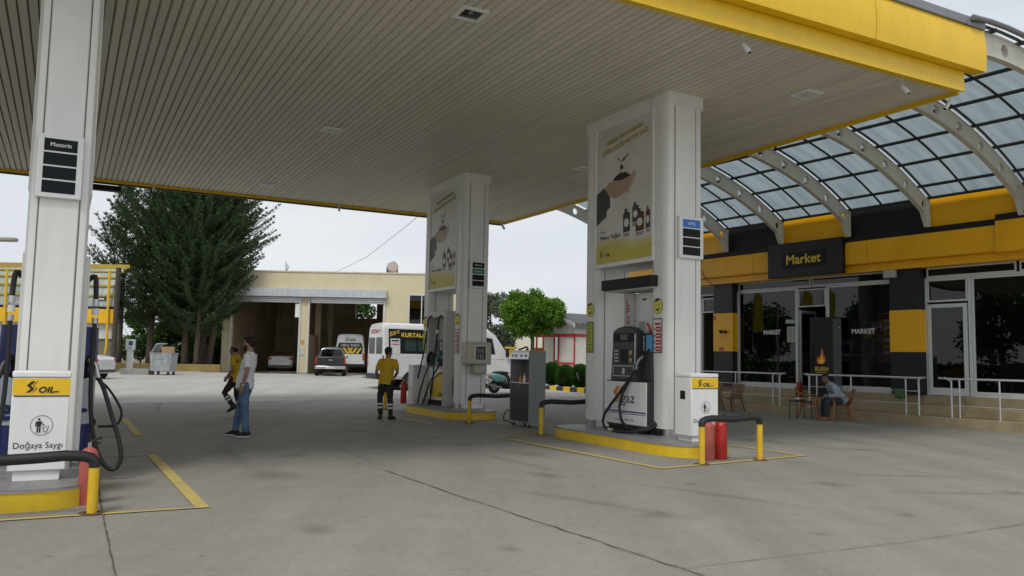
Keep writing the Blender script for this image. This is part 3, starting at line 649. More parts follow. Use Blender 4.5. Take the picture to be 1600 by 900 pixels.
bar(8.38, 9.80, 17.54, .54, 17.60, 'yellow post barrier at the near end of the farther island behind the cabinet')
bar(-1.15, .31, 8.69, .445, 8.69, 'yellow post barrier in front of the left bin, right post with rusty foot')
bar(8.15, 9.50, 22.0 + .65, .50, 22.7, 'yellow post barrier at the far end of the farther island behind the worker')
bar(-.79, .42, 13.6, .45, 13.6, 'yellow post barrier behind the blue topped pump')
def extinguisher(x, y, z, h, r, m, label, frame=LW):
    t = thing('fire_extinguisher', label, 'fire extinguisher', frame(x, y, z), TH + .4, 'red fire extinguishers on the forecourt')
    MB().lathe([(0, 0), (r * .94, 0), (r, .02), (r, h * .80), (r * .93, h * .87), (r * .6, h * .93), (r * .25, h * .95), (0, h * .95)], m, n=22).build('cylinder', t)
    MB().cyl((0, 0, h * .94), (0, 0, h + .02), .018, STEEL).tube([(0, 0, h), (.05, -.02, h + .05), (.10, -.03, h + .06)], .010, BLK).tube([(0, 0, h), (.05, -.02, h + .015), (.09, -.03, h + .012)], .008, BLK).build('handle', t)
    MB().tube([(.02, 0, h - .01), (r * .8, .03, h * .96), (r + .018, .02, h * .8), (r + .02, .01, h * .4), (r + .02, 0, h * .12)], .013, RUB, 8).build('hose', t)
extinguisher(8.86, 9.95, 0, .62, .098, REDF, 'faded red fire extinguisher behind the yellow barrier, left one of the pair')
extinguisher(9.14, 9.98, 0, .63, .098, RED, 'bright red fire extinguisher behind the yellow barrier, right one of the pair')
extinguisher(.28, 9.26, 0, .58, .085, REDF, 'dull red fire extinguisher behind the rusty footed post at the left')
extinguisher(8.45, 22.0, .2, .66, .085, RED, 'red fire extinguisher at the far end of the farther island')
# ------------------------------------------------------------------ LPG pump on the nearer island
t = thing('fuel_pump', 'LPG pump with charcoal head, white gaz front panel and black header', 'fuel pump', LW(9.5, 12.6, .2), TH, 'fuel pumps on the islands')
def fb(b, u0, u1, z0, z1, d0, d1, m): return b.box(-.3 + d0, -.3 + d1, .64 - u1, .64 - u0, z0 - .2, z1 - .2, m)
FO = lambda u, z, d=0: (-.3 + d, .64 - u, z - .2)
body = fb(MB(), .02, 1.30, .30, 1.14, .03, .32, DARK).build('body', t, .01)
fb(MB(), .0, 1.28, .34, 1.12, .0, .027, WHITE).build('front_panel', body, .006)
fb(MB(), .06, 1.26, .201, .298, .05, .31, BLK).build('plinth', t, .004)
b = MB(); O = FO(0, 0, -.002); U = nY; s_logo(b, FO(.34, .74, -.002), U, Z, .30, ORA, PURP, .002); s_logo(b, FO(.31, .735, -.002), U, Z, .30, PURP, YEL, .001)
b.text('gaz', .27, FO(.53, .74, -.002), U, Z, NAVY, .003, width=.42)
b.poly(rect(.0, 0, 1.28, .028), FO(0, .56, -.002), U, Z, PURP, .002); b.poly(rect(.0, 0, 1.28, .010), FO(0, .53, -.002), U, Z, NAVY, .002)
b.disc((0, 0), .028, .02, FO(.60, 1.04, -.002), U, Z, TXTK, .002, 12); b.text('Sıvılaştırılmış Petrol Gazı', .05, FO(.62, .41, -.002), U, Z, TXTK, .002, width=.62, align='CENTER')
b.build('print', [o for o in t.children if o.name.startswith('body')][0], smooth=False)
# upper flared shoulders
b = MB(); b.ext([(.02, 1.14), (1.30, 1.14), (1.26, 1.62), (1.20, 2.02), (.98, 2.02), (.98, 1.62), (.24, 1.62), (.24, 1.98), (.10, 1.98), (.06, 1.62)], FO(0, 0, .12), nY, Z, (.21, 0, 0), DARK).build('shoulders', t, .01, fixn=True)
hd = MB(); pr = [(.24, 1.14), (.98, 1.14), (.98, 2.02), (.94, 2.07), (.80, 2.13), (.61, 2.155), (.42, 2.13), (.28, 2.07), (.24, 2.02)]
hd = hd.ext(pr, FO(0, 0, .0), nY, Z, (.20, 0, 0), DARK).build('head', t, .015, fixn=True)
b = MB(); O = FO(0, 0, -.003)
b.poly(rect(.30, 1.86, .92, 2.02), O, nY, Z, LCD, .001); b.poly(rect(.50, 1.89, .72, 2.0), O, nY, Z, SCR, .002); b.build('display', hd, smooth=False)
b = MB(); b.poly(rect(.50, 1.46, .72, 1.72), O, nY, Z, LCD, .001); b.poly(rect(.28, 1.45, .46, 1.75), O, nY, Z, ANTH, .001)
for i in range(3):
    for j in range(4): b.poly(rect(.305 + i * .05, 1.48 + j * .065, .34 + i * .05, 1.52 + j * .065), O, nY, Z, GREYP if (i + j) % 2 else LGREY, .002)
for z in (1.52, 1.66): b.disc((.82, z), .045, .045, O, nY, Z, mat('brass', (.45, .30, .10), .35, metal=.8), .002, 14)
b.poly(rect(.26, 1.22, .92, 1.42), O, nY, Z, LGREY, .001); b.poly(rect(.28, 1.235, .90, 1.405), O, nY, Z, DARK, .002); b.poly(rect(.56, 1.26, .64, 1.37), O, nY, Z, LGREY, .003); b.build('keypad', hd, smooth=False)
fb(MB(), .945, .975, 1.44, 2.0, -.012, .0, STEEL).build('side_trim', hd, .002)
# back cladding and header
fb(MB(), .12, .42, 1.14, 2.80, .34, .60, LGREY).build('back_column', t, .006); bk2 = fb(MB(), .42, 1.00, 1.14, 2.80, .42, .60, WHITE).build('back_panel', t, .004)
fb(MB(), 1.0, 1.12, 1.14, 2.80, .36, .60, ANTH).build('cable_duct', t, .003); fb(MB(), 1.0, 1.12, 2.02, 2.2, .335, .357, YEL).build('duct_sticker', t)
fb(MB(), 1.12, 1.50, .30, 2.80, .33, .60, LGREY).build('side_cabinet', t, .006)
b = MB()
for k, ch in enumerate('LPG'): b.text(ch, .22, FO(.21, 2.56 - k * .175, .338), nY, Z, REDP, .002, bold=.004, width=.10)
b.build('lpg_lettering', [o for o in t.children if o.name.startswith('back_column')][0], smooth=False)
fb(MB(), -.16, 1.40, 2.86, 3.06, .0, .62, BLK).build('header', t, .01); fb(MB(), -.10, 1.36, 2.83, 2.857, .06, .60, LGREY).build('header_soffit', t)
b = MB(); fb(b, .62, .74, 2.66, 2.69, .41, .419, BLK); fb(b, .52, .70, 2.12, 2.26, .41, .418, GREYP); fb(b, 1.42, 1.50, 1.95, 2.15, .315, .329, BLK); fb(b, 1.38, 1.50, 1.66, 1.86, .315, .329, BLK); fb(b, 1.42, 1.50, .76, .95, .315, .329, BLK); b.build('fittings', t, .002)
# side holsters with blue sticker, nozzle and hoses
fb(MB(), 1.16, 1.30, 1.68, 1.98, .09, .119, mat('light_blue_sticker', (.08, .32, .60), .4)).build('blue_sticker', t); 
b = MB()
for u in (.13, 1.06):
    for k in range(5): b.disc((0, 0), .018, .022, FO(u, 1.72 + k * .055, .115), nY, Z, TXTW, .001, 8)
b.build('indicator_dots', t, smooth=False)
nz_ = MB().tube([FO(1.06, 1.35, -.06), FO(1.14, 1.52, -.05), FO(1.22, 1.60, -.02)], [.022, .03, .024], STEEL, 10).tube([FO(1.22, 1.60, -.02), FO(1.32, 1.72, .05)], .022, BLK, 10)
nz_.tube([FO(1.05, 1.42, -.05), FO(1.14, 1.42, -.06), FO(1.2, 1.5, -.05)], .010, BLK, 6); nz_.tube([FO(1.16, 1.98, .2), FO(1.18, 2.1, .16), FO(1.12, 2.2, .14)], .022, REDP, 8); nz_.build('nozzle', t)
MB().tube([FO(1.06, 1.36, -.06), FO(.92, 1.18, -.10), FO(.70, .95, -.13), FO(.42, .70, -.15), FO(.22, .50, -.16), FO(.18, .36, -.17), FO(.26, .27, -.19), FO(.42, .235, -.21)], .026, RUB, 10).build('hose', t)
MB().tube([FO(.90, 1.16, -.08), FO(.74, .92, -.12), FO(.68, .66, -.15), FO(.76, .42, -.16), FO(.95, .30, -.17), FO(1.16, .27, -.12), FO(1.30, .33, .05), FO(1.36, .52, .30)], .026, RUB, 10).build('hose', t)
MB().tube([FO(.44, .235, -.21), FO(.60, .225, -.23)], .032, mat('hose_coupling', (.55, .50, .40), .4, metal=.5), 10).tube([FO(.60, .225, -.23), FO(.85, .225, -.27), FO(1.10, .24, -.18), FO(1.34, .30, .05), FO(1.42, .5, .32)], .026, RUB, 10).build('hose_coupling', t)
fb(MB(), 1.28, 1.50, .201, .30, .08, .40, BLK).build('valve_box', t, .006)

# ------------------------------------------------------------------ pump on the farther island
t = thing('fuel_pump', 'grey framed pump with two hanging hoses, green nozzle and yellow curved front panel', 'fuel pump', LW(9.40, 21.1, .2), TH, 'fuel pumps on the islands')
# front plane x=-.35 (world 9.05); u from y=.72 decreasing
GO = lambda u, z, d=0: (-.35 + d, .72 - u, z - .2)
def gb(b, u0, u1, z0, z1, d0, d1, m): return b.box(-.35 + d0, -.35 + d1, .72 - u1, .72 - u0, z0 - .2, z1 - .2, m)
b = MB(); gb(b, 0, .08, .2, 2.78, 0, .5, LGREY); gb(b, 1.12, 1.22, .2, 2.78, 0, .62, LGREY); gb(b, .0801, 1.1199, 2.62, 2.78, 0, .5, LGREY); b.build('frame', t, .008)
gb(MB(), .08, 1.12, .2, 2.62, .24, .5, GREYP).build('back_panel', t)
gb(MB(), .10, 1.10, .34, 1.20, .02, .24, WHITE).build('lower_cabinet', t, .008)
b = MB(); pts = [(.1 + .98, .40)] + [(.1 + .98 - .80 * math.sin(math.pi / 2 * k / 12), .40 + .74 - .74 * (1 - math.cos(math.pi / 2 * k / 12)) ) for k in range(13)]
b.poly(pts, GO(0, 0, .016), nY, Z, YEL, .002); b.text('Soil', .16, GO(.86, .46, .012), nY, Z, TXTK, .003, width=.22, bold=.004); b.build('yellow_panel', t, smooth=False)
gb(MB(), .12, 1.10, .205, .33, .06, .24, BLK).build('plinth', t); gb(MB(), .10, 1.10, 1.21, 1.26, .02, .24, LGREY).build('ledge', t, .003)
b = MB(); b.ext([(.03, 1.27), (.03, 1.32), (.14, 1.62), (.24, 1.64), (.24, 1.27)], GO(.36, 0, 0), X, Z, (0, -.48, 0), mat('pump_console', (.12, .15, .17), .4)); b.build('console', t, .01, fixn=True)
gb(MB(), .30, .95, 1.66, 2.0, .16, .238, DARK).build('display_box', t, .006); b = MB(); b.poly(rect(0, 0, .14, .2), GO(.56, 1.72, .158), nY, Z, LGREY, .001); b.poly(rect(0, 0, .07, .1), GO(.60, 1.77, .156), nY, Z, LCD, .001); b.build('display', t, smooth=False)
for u, m, c in ((.22, BLK, 'black'), (.98, mat('nozzle_green', (.01, .14, .11), .4), 'green')):
    gb(MB(), u - .07, u + .07, 1.27, 1.62, .06, .2, BLK).build('holster', t, .01)
    n_ = MB().tube([GO(u - .02, 1.36, .0), GO(u + .0, 1.46, -.05), GO(u, 1.58, -.03), GO(u, 1.66, .06)], [.035, .05, .045, .03], m, 10).tube([GO(u, 1.34, -.02), GO(u, 1.28, -.05), GO(u, 1.42, -.09), GO(u, 1.55, -.08)], .014, BLK, 6).build('nozzle', t)
h1 = [GO(.30, 2.66, .0), GO(.22, 2.60, -.06), GO(.20, 2.40, -.08), GO(.12, 2.0, -.10), GO(-.02, 1.4, -.14), GO(-.26, .7, -.20), GO(-.30, .3, -.22), GO(-.20, .10, -.24), GO(-.04, .16, -.24), GO(.08, .5, -.22), GO(.18, 1.0, -.12), GO(.22, 1.32, -.03)]
h2 = [GO(.98, 2.66, .0), GO(.94, 2.58, -.06), GO(.92, 2.30, -.08), GO(.88, 1.9, -.10), GO(.86, 1.4, -.14), GO(.90, .9, -.18), GO(.86, .45, -.22), GO(.62, .12, -.24), GO(.30, .0, -.26), GO(.30, .05, -.28), GO(.50, .4, -.24), GO(.72, .8, -.2), GO(.96, 1.30, -.03)]
def smooth_path(p, n=4):
    P = [Vector(q) for q in p]; out = []
    for i in range(len(P) - 1):
        a = P[max(0, i - 1)]; b_ = P[i]; c = P[i + 1]; d = P[min(len(P) - 1, i + 2)]
        for k in range(n):
            s = k / n; out.append(.5 * ((2 * b_) + (c - a) * s + (2 * a - 5 * b_ + 4 * c - d) * s * s + (3 * b_ - 3 * c + d - a) * s ** 3))
    return out + [P[-1]]
for h in (h1, h2): MB().tube(smooth_path(h), .022, RUB, 8).build('hose', t)
MB().cyl(GO(.185, 2.34, -.085), GO(.165, 2.24, -.09), .035, ALU).cyl(GO(.915, 2.26, -.085), GO(.905, 2.16, -.09), .035, ALU).build('hose_coupling', t)
MB().tube(smooth_path([GO(1.08, 1.1, -.02), GO(.7, .95, -.05), GO(.45, .7, -.05), GO(.38, .38, -.02)]), .016, RUB, 6).build('cable', t)
gb(MB(), 1.225, 1.235, .5, 1.0, .25, .36, mat('vent_grille', (.22, .22, .21), .6)).build('vent_grille', t)

# ------------------------------------------------------------------ blue topped pump behind the left column
t = thing('fuel_pump', 'wide pump with navy blue top and pale lower half behind the Motorin column', 'fuel pump', LW(-.16, 12.0, .2), TH, 'fuel pumps on the islands')
def capsule(hx, hy, n=10):
    p = []
    for k in range(n + 1): q = -math.pi / 2 + math.pi * k / n; p.append((hx - hy * .4 + hy * .4 * math.cos(q), hy * math.sin(q)))
    return p + [(-x, -y) for x, y in p]
PLB = mat('pale_blue_grey_panel', (.42, .47, .52), .4, streak=.08)
MB().prism(capsule(.545, .42), 1.00, 1.60, NAVY).build('top_hood', t, .012)
lb = MB().prism(capsule(.54, .41), .40, .997, PLB).build('body', t, .006)
MB().prism(capsule(.53, .40), .003, .397, NAVY).build('base', t, .01)
b = MB(); b.text('e', .36, (-.50, -.412, .47), X, Z, NAVY, .002, bold=.012); b.build('lettering', lb, smooth=False); b = MB(); b.text('r', .30, (.34, -.412, .45), X, Z, NAVY, .002, bold=.012); b.build('lettering', lb, smooth=False)
MB().box(.31, .38, -1.0, -.60, .0, 2.42, WHITE).build('hose_mast', t, .006); MB().box(-.32, -.25, -1.0, -.60, .0, 2.42, WHITE).build('hose_mast', t, .006)
# mast boxes sit beside the column; hoses hang outside them
for sg, lab in ((1, 'right'), (-1, 'left')):
    q = lambda x, y, z: ((x if sg > 0 else -x + .06), y, z)
    MB().tube(smooth_path([q(.36, -.80, 2.14), q(.44, -.84, 2.20), q(.46, -.86, 2.02), q(.46, -.9, 1.92)]), .030, RUB, 10).build('hose', t)
    MB().cyl(q(.46, -.9, 1.92), q(.462, -.9, 1.84), .036, ALU).cyl(q(.462, -.9, 1.81), q(.464, -.9, 1.73), .040, WHITE).cyl(q(.464, -.9, 1.70), q(.465, -.9, 1.63), .036, STEEL).build('hose_coupling', t)
    MB().tube(smooth_path([q(.465, -.9, 1.64), q(.46, -.95, 1.2), q(.47, -1.0, .7), q(.52, -1.05, .3), q(.62, -1.1, .02), q(.74, -1.12, -.08), q(.82, -1.12, .02), q(.80, -1.10, .22), q(.70, -1.04, .55), q(.60, -.98, .86), q(.54, -.92, .98)]), .026, RUB, 10).build('hose', t)
    MB().tube([q(.54, -.92, .98), q(.50, -.88, 1.12), q(.44, -.84, 1.2)], [.03, .04, .034], STEEL if sg > 0 else DARK, 10).tube([q(.44, -.84, 1.24), q(.40, -.82, 1.14), q(.40, -.84, .98), q(.46, -.86, 1.02)], .03, BLK, 8).build('nozzle', t)
if True:
    MB().tube(smooth_path([(.52, .1, .96), (.66, .0, .86), (.80, -.1, .66), (.86, -.15, .5), (.80, -.15, .36), (.60, -.1, .34)]), .016, RUB, 8).build('cable', t)

# ------------------------------------------------------------------ cabinet on castors between the islands
t = thing('service_cabinet', 'tall grey metal cabinet on castors with dark door and open shelf', 'cabinet', LW(9.25, 16.36, 0), TH)
# front faces -x at x=-.21 (world 9.04); spans y 15.91..16.8
CB = mat('cabinet_grey', (.23, .255, .24), .5, var=.06, streak=.06)
b = MB(); b.box(-.21, .21, -.445, -.425, .10, 1.70, CB).box(-.21, .21, .425, .445, .10, 1.70, CB).box(.19, .21, -.425, .425, .10, 1.70, CB).box(-.21, .19, -.425, .425, .10, .13, CB).box(-.20, .19, -.425, .425, .96, .985, ALU)
b.box(-.21, .19, -.425, .425, 1.66, 1.70, ALU); b.build('casing', t, .004)
MB().box(-.213, -.19, -.42, .42, .135, .955, ANTH).build('door', t, .004)
MB().cyl((-.222, 0, .90), (-.213, 0, .90), .012, STEEL).build('lock', t)
b = MB(); b.ext([(-.24, 1.50), (-.205, 1.66), (-.19, 1.66), (-.19, 1.49)], (0, -.424, 0), X, Z, (0, .848, 0), ALU); b.build('control_panel', t, .002, fixn=True)
b = MB()
for y in (-.3, -.1, .15, .3): b.cyl((-.235, y, 1.58), (-.215, y, 1.58), .025, BLK if y < .2 else BLUE, 10)
b.build('knob', t)
for x in (-.15, .15):
    for y in (-.36, .36): MB().cyl((x - .016, y, .04), (x + .016, y, .04), .04, RUB, 14).box(x - .022, x + .022, y - .02, y + .02, .05, .10, STEEL).build('castor', t)
o = MB().tube(smooth_path([(-.1, -.1, 1.715), (0, .0, 1.73), (.02, .12, 1.78), (.0, .26, 1.745), (-.04, .36, 1.72)]), [.02] * 21, RUB, 8).build('coiled_cable', None)
tag(o, 'black cable lying on top of the grey cabinet', 'cable', loc=LW(9.25, 16.36, 0), rz=TH)
for k, (y, m, h) in enumerate(((-.25, REDF, .16), (-.05, ALU, .2), (.14, ORA, .15))):
    o = MB().lathe([(0, 0), (.045, 0), (.045, h * .7), (.018, h * .85), (.018, h), (0, h)], m, n=14).build('bottle', None)
    tag(o, ['red bottle on the open shelf of the grey cabinet', 'silver can on the open shelf of the grey cabinet', 'orange bottle on the open shelf of the grey cabinet'][k], 'bottle', 'bottles on the cabinet shelf', loc=LW(9.15, 16.36 + y, .986), rz=TH)
o = MB().tube(smooth_path([(9.9, 18.35, .20), (9.75, 18.15, .235), (9.62, 18.10, .2), (9.55, 18.05, .03), (9.5, 17.8, .016), (9.35, 17.3, .014), (9.25, 16.9, .014)]), .014, RUB, 8).build('power_cable', None)
tag(o, 'black cable running over the kerb towards the grey cabinet', 'cable', loc=(0, 0, 0), rz=TH)

# ------------------------------------------------------------------ shop
GY0, GY1 = 4.0, 24.0; GX = 22.1; PZ = .74
shop = thing('market_building', 'long low shop with dark glass front and yellow and black fascia', 'building', SW(GX, 14, 0), TS)
def sb(b, x0, x1, y0, y1, z0, z1, m): return b.box(x0 - GX, x1 - GX, y0 - 14, y1 - 14, z0, z1, m)
SO = lambda x, y, z: (x - GX, y - 14, z)
INT = mat('shop_interior_wall', (.16, .15, .13), .7); FLR = mat('shop_floor_tiles', (.20, .19, .17), .3)
for (x0, x1, z0, z1) in ((20.62, 23, -.2, .25), (21.15, 23, .253, .495)): sb(MB(), x0, x1, GY0, GY1 + .2, z0, z1, TILE).build('step', shop, .012)
b = MB(); sb(b, 21.95, 31, GY0, 11.35, .498, PZ, TILE); sb(b, 22.0, 31, 11.352, 12.6, .498, PZ - .004, TILE); sb(b, 21.95, 31, 12.602, 15.45, .498, PZ, TILE); sb(b, 22.0, 31, 15.452, 16.62, .498, PZ - .004, TILE); sb(b, 21.95, 31, 16.622, GY1 + .1, .498, PZ, TILE); b.build('platform', shop, .01)
b = MB(); sb(b, 22.3, 31, GY0, GY1 - .05, PZ + .002, PZ + .01, FLR); b.build('floor', shop)
b = MB(); sb(b, 30.8, 31, GY0, GY1, PZ, 5.2, INT); sb(b, 22.15, 30.8, GY1 - .15, GY1, PZ, 5.2, CREAM); sb(b, 22.15, 30.8, GY0, GY0 + .1, PZ, 5.2, INT); sb(b, 22.3, 30.8, 12.8, 12.95, PZ, 5.0, INT); sb(b, 22.3, 30.8, 19.3, 19.45, PZ, 5.0, INT); b.build('wall', shop)
sb(MB(), 22.2, 31, GY0, GY1, 5.21, 5.4, GREYP).build('roof', shop)
FRM = mat('white_window_frame', (.62, .65, .65), .4, var=.04)
def pane(y0, y1, z0, z1, fr=.05, fl=None, fr_b=None, name='window', x=GX):
    b = MB(); bb = fr_b or fr
    sb(b, x - .03, x + .03, y0, y1, z0, z0 + bb, FRM); sb(b, x - .03, x + .03, y0, y1, z1 - fr, z1, FRM)
    sb(b, x - .03, x + .03, y0, y0 + fr, z0 + bb, z1 - fr, FRM); sb(b, x - .03, x + .03, y1 - fr, y1, z0 + bb, z1 - fr, FRM)
    w = b.build(name, shop, .003); g_ = MB().poly(rect(-(y1 - fr) , z0 + bb, -(y0 + fr), z1 - fr), SO(x, 0, 0), nY, Z, GLS).build('glass', w, smooth=False); return w
# left of first pillar
pane(20.64, 23.9, PZ, 3.78); pane(19.92, 20.6, 3.26, 3.78); pane(19.92, 23.9, 3.86, 4.22); pane(22.0, 22.04, PZ, .8)
pane(16.64, 18.98, PZ, 3.90, fr_b=.16); pane(15.58, 16.58, 3.30, 3.86, .04); pane(13.36, 15.52, PZ, 3.90, fr_b=.16)
pane(16.12, 18.98, 3.94, 4.20, .035); pane(13.36, 16.06, 3.94, 4.20, .035)
pane(11.30, 12.40, 3.26, 3.88, .05); pane(7.6, 11.2, PZ, 3.88, .06, fr_b=.14); pane(GY0 + .1, 7.5, PZ, 3.88, .06, fr_b=.14)
pane(10.08, 12.40, 3.94, 4.20, .04); pane(6.0, 10.0, 3.94, 4.20, .04); pane(GY0 + .1, 5.95, 3.94, 4.20, .04)
b = MB()
for y0, y1 in ((16.585, 16.635), (15.525, 15.575), (11.21, 11.29), (12.405, 12.45), (18.99, 19.02), (20.605, 20.635), (19.87, 19.915)): sb(b, GX - .04, GX + .04, y0, y1, PZ, 3.90, FRM)
sb(b, GX - .04, GX + .04, 13.3, 19.02, 3.903, 3.937, FRM); sb(b, GX - .04, GX + .04, GY0 + .1, 12.45, 3.883, 3.937, FRM); b.build('mullion', shop, .003)
d = pane(11.32, 12.38, PZ + .01, 3.2, .10, fr_b=.20, name='door', x=GX - .035)
# market door stands open
b = MB(); dO = SO(22.14, 16.56, 0)
dd = MB().box(0, 1.0, -.02, .02, PZ + .02, PZ + .1, FRM).box(0, 1.0, -.02, .02, 3.12, 3.22, FRM).box(0, .07, -.02, .02, PZ + .1, 3.12, FRM).box(.93, 1.0, -.02, .02, PZ + .1, 3.12, FRM)
o = dd.build('door', shop, .003, loc=dO); o.rotation_euler = (0, 0, R_(8)); MB().poly(rect(.07, PZ + .1, .93, 3.12), (0, 0, 0), X, Z, GLS).build('glass', o, smooth=False)
for y0, y1 in ((19.02, 19.86), (12.46, 13.34)):       # square pillars with a yellow band
    p = MB(); sb(p, 21.82, 22.3, y0, y1, PZ, 4.22, ANTH); p = p.build('pillar', shop, .008)
    sb(MB(), 21.812, 22.2, y0 - .008, y1 + .008, 1.90, 3.06 if y0 < 15 else 3.2, mat('band_yellow', (.86, .43, .005), .35, var=.04)).build('yellow_band', p, .003)
b = MB(); sb(b, 21.70, 21.82, 13.1, 13.45, 3.98, 4.2, GREYP); b.build('flood_light', shop, .01)
b = MB(); b.tube([SO(21.80, 19.50, 2.56), SO(21.70, 19.46, 2.58), SO(21.68, 19.38, 2.56)], .05, BLK, 10).tube([SO(21.80, 19.3, 2.56), SO(21.70, 19.26, 2.56)], .045, BLK, 10).build('wall_lamp', shop)
b = MB()
for (y, z, w, h) in ((19.80, 3.05, .1, .16), (19.5, 1.98, .2, .12)): b.poly(rect(-w / 2, -h / 2, w / 2, h / 2), SO(21.808, y, z), nY, Z, mat('pink_sticker', (.5, .05, .12), .5), .002)
b.build('sticker', shop, smooth=False)
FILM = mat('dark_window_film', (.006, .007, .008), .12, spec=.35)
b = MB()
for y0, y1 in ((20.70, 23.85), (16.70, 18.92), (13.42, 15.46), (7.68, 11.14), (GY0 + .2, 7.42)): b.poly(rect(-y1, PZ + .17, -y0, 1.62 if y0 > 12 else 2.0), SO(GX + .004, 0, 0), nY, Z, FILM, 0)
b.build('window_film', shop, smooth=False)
# lettering and papers on the glass
b = MB(); b.text('MARKET', .20, SO(GX - .004, 17.95, 2.46), nY, Z, TXTW, .002, bold=.006, width=.66); b.build('window_lettering', shop, smooth=False); b = MB(); b.text('MARKET', .20, SO(GX - .004, 14.72, 2.44), nY, Z, TXTW, .002, bold=.006, width=.74)
b.build('window_lettering', shop, smooth=False); b = MB(); PAPER = mat('paper_notice', (.42, .44, .40), .6); b.poly(rect(0, 0, .42, .5), SO(GX - .006, 17.02, 2.2), nY, Z, PAPER, .001); MB().poly(rect(0, 0, .34, .12), SO(GX - .006, 17.08, 2.80), nY, Z, PAPER, .001).build('paper_notice', shop, smooth=False)
for k in range(7): b.poly(rect(.05, .06 + k * .06, .18, .075 + k * .06), SO(GX - .008, 17.02, 2.2), nY, Z, TXTK, .001); b.poly(rect(.22, .06 + k * .06, .38, .075 + k * .06), SO(GX - .008, 17.02, 2.2), nY, Z, BLUE, .001)
b.build('paper_notice', shop, smooth=False)
b = MB(); b.poly(rect(0, 0, .34, 1.15), SO(GX + .02, 13.78, 1.75), nY, Z, REDP, .001)
for k in range(6): b.poly(rect(.05, .08 + k * .18, .29, .18 + k * .18), SO(GX + .016, 13.78, 1.75), nY, Z, [TXTW, TXTY][k % 2], .001)
b.build('window_poster', shop, smooth=False)
# fascia
FYEL = mat('fascia_yellow', (.86, .42, .005), .35, var=.04, streak=.05)
def fascia(y0, y1, x0, z0, z1, nm='fascia_panel', bul=.05):
    pr = [(0, z0), (-bul * .7, z0 + .03), (-bul, z0 + (z1 - z0) * .35), (-bul, z0 + (z1 - z0) * .7), (-bul * .5, z1 - .02), (0, z1)]
    pts = [(x0 - GX + a, z) for a, z in pr] + [(x0 - GX + .25, z1), (x0 - GX + .25, z0)]
    MB().ext(pts, (0, y0 - 14, 0), X, Z, (0, y1 - y0, 0), FYEL).build(nm, shop, .004, fixn=True)
fascia(17.98, 20.9, 21.62, 4.42, 5.10); fascia(20.915, 23.95, 21.62, 4.42, 5.10); fascia(17.24, 17.965, 21.62, 4.42, 5.10)
fascia(10.32, 13.85, 21.62, 4.42, 5.10); fascia(13.865, 14.55, 21.62, 4.42, 5.10); fascia(GY0, 10.30, 21.56, 4.38, 5.20)
b = MB(); sb(b, 21.72, 22.2, GY0, 23.95, 4.203, 4.415, FYEL); b.build('fascia_strip', shop, .004)
b = MB(); sb(b, 21.62, 22.3, 10.303, 23.97, 5.104, 5.26, BLK); sb(b, 21.55, 22.3, GY0, 10.30, 5.204, 5.36, BLK); b.build('fascia_coping', shop, .006)
ms = sb(MB(), 21.42, 21.615, 14.57, 17.22, 4.20, 5.27, ANTH).build('market_sign', shop, .012)
b = MB(); b.poly(rect(-16.66, 4.47, -15.08, 4.95), SO(21.415, 0, 0), nY, Z, BLK, .002)
b.text('Market', .40, SO(21.415, 16.50, 4.60), nY, Z, TXTY, .006, bold=.010, width=1.22); b.build('market_lettering', ms, smooth=False)
BY = [9.68, 12.07, 14.46, 16.82, 19.1, 21.4, 23.7]
for k, yy in enumerate([4.9, 7.29] + BY[:-1]):              # parapet panels between the arch feet, black and yellow in turn
    y1 = ([7.29] + BY + [24.0])[k]
    if k in (0, 1, 2, 3, 4, 5, 6, 7) and y1 > yy: sb(MB(), 21.72, 21.76, yy + .004, y1 - .004, 5.262, 6.10, FYEL if k % 2 == 0 else BLK).build('parapet_panel', shop, .003)
o = MB().tube(smooth_path([SO(21.5, 20.3, 5.3), SO(21.5, 20.1, 5.15), SO(21.52, 20.2, 4.8), SO(21.55, 20.0, 4.45), SO(21.7, 19.8, 4.2), SO(21.79, 19.6, 4.1)]), .012, RUB, 6).build('loose_cable', shop)
# shelves and counter inside
rr = random.Random(11)
GOODS = [mat('goods_%d' % i, c, .5) for i, c in enumerate([(.5, .06, .04), (.55, .40, .05), (.08, .25, .08), (.06, .12, .4), (.5, .5, .48), (.35, .15, .05)])]
def shelf(x, y0, y1, z1, label):
    t = thing('display_shelf', label, 'shelf', SW(x, (y0 + y1) / 2, PZ + .01), TS, 'stocked shelves inside the shop'); w = (y1 - y0) / 2; n = 4
    b = MB()
    for k in range(n + 1): b.box(-.2, .2, -w, w, k * (z1 / n), k * (z1 / n) + .03, CREAM)
    b.box(.2, .23, -w, w, 0, z1 + .03, CREAM); b.build('rack', t)
    b = MB()
    for k in range(n):
        y = -w + .05
        while y < w - .2:
            ww = rr.uniform(.1, .3); b.box(-.15, .1, y, y + ww, k * z1 / n + .032, k * z1 / n + .032 + rr.uniform(.15, z1 / n - .08), rr.choice(GOODS)); y += ww + .02
    o = b.build('goods', t); return t
shelf(25.2, 16.9, 19.0, 1.6, 'stocked shelf inside behind the left MARKET window')
shelf(24.6, 13.2, 15.2, 2.4, 'stocked shelf inside behind the right MARKET window')
shelf(26.0, 15.4, 16.7, 2.2, 'stocked shelf seen through the open market door')
o = MB().box(-.3, .3, -.6, .6, 0, 1.05, DARK).box(-.34, .34, -.64, .64, 1.053, 1.10, LGREY).build('counter', None, .01)
tag(o, 'dark counter with pale top just inside the open market door', 'counter', loc=SW(23.3, 16.0, PZ + .01), rz=TS)
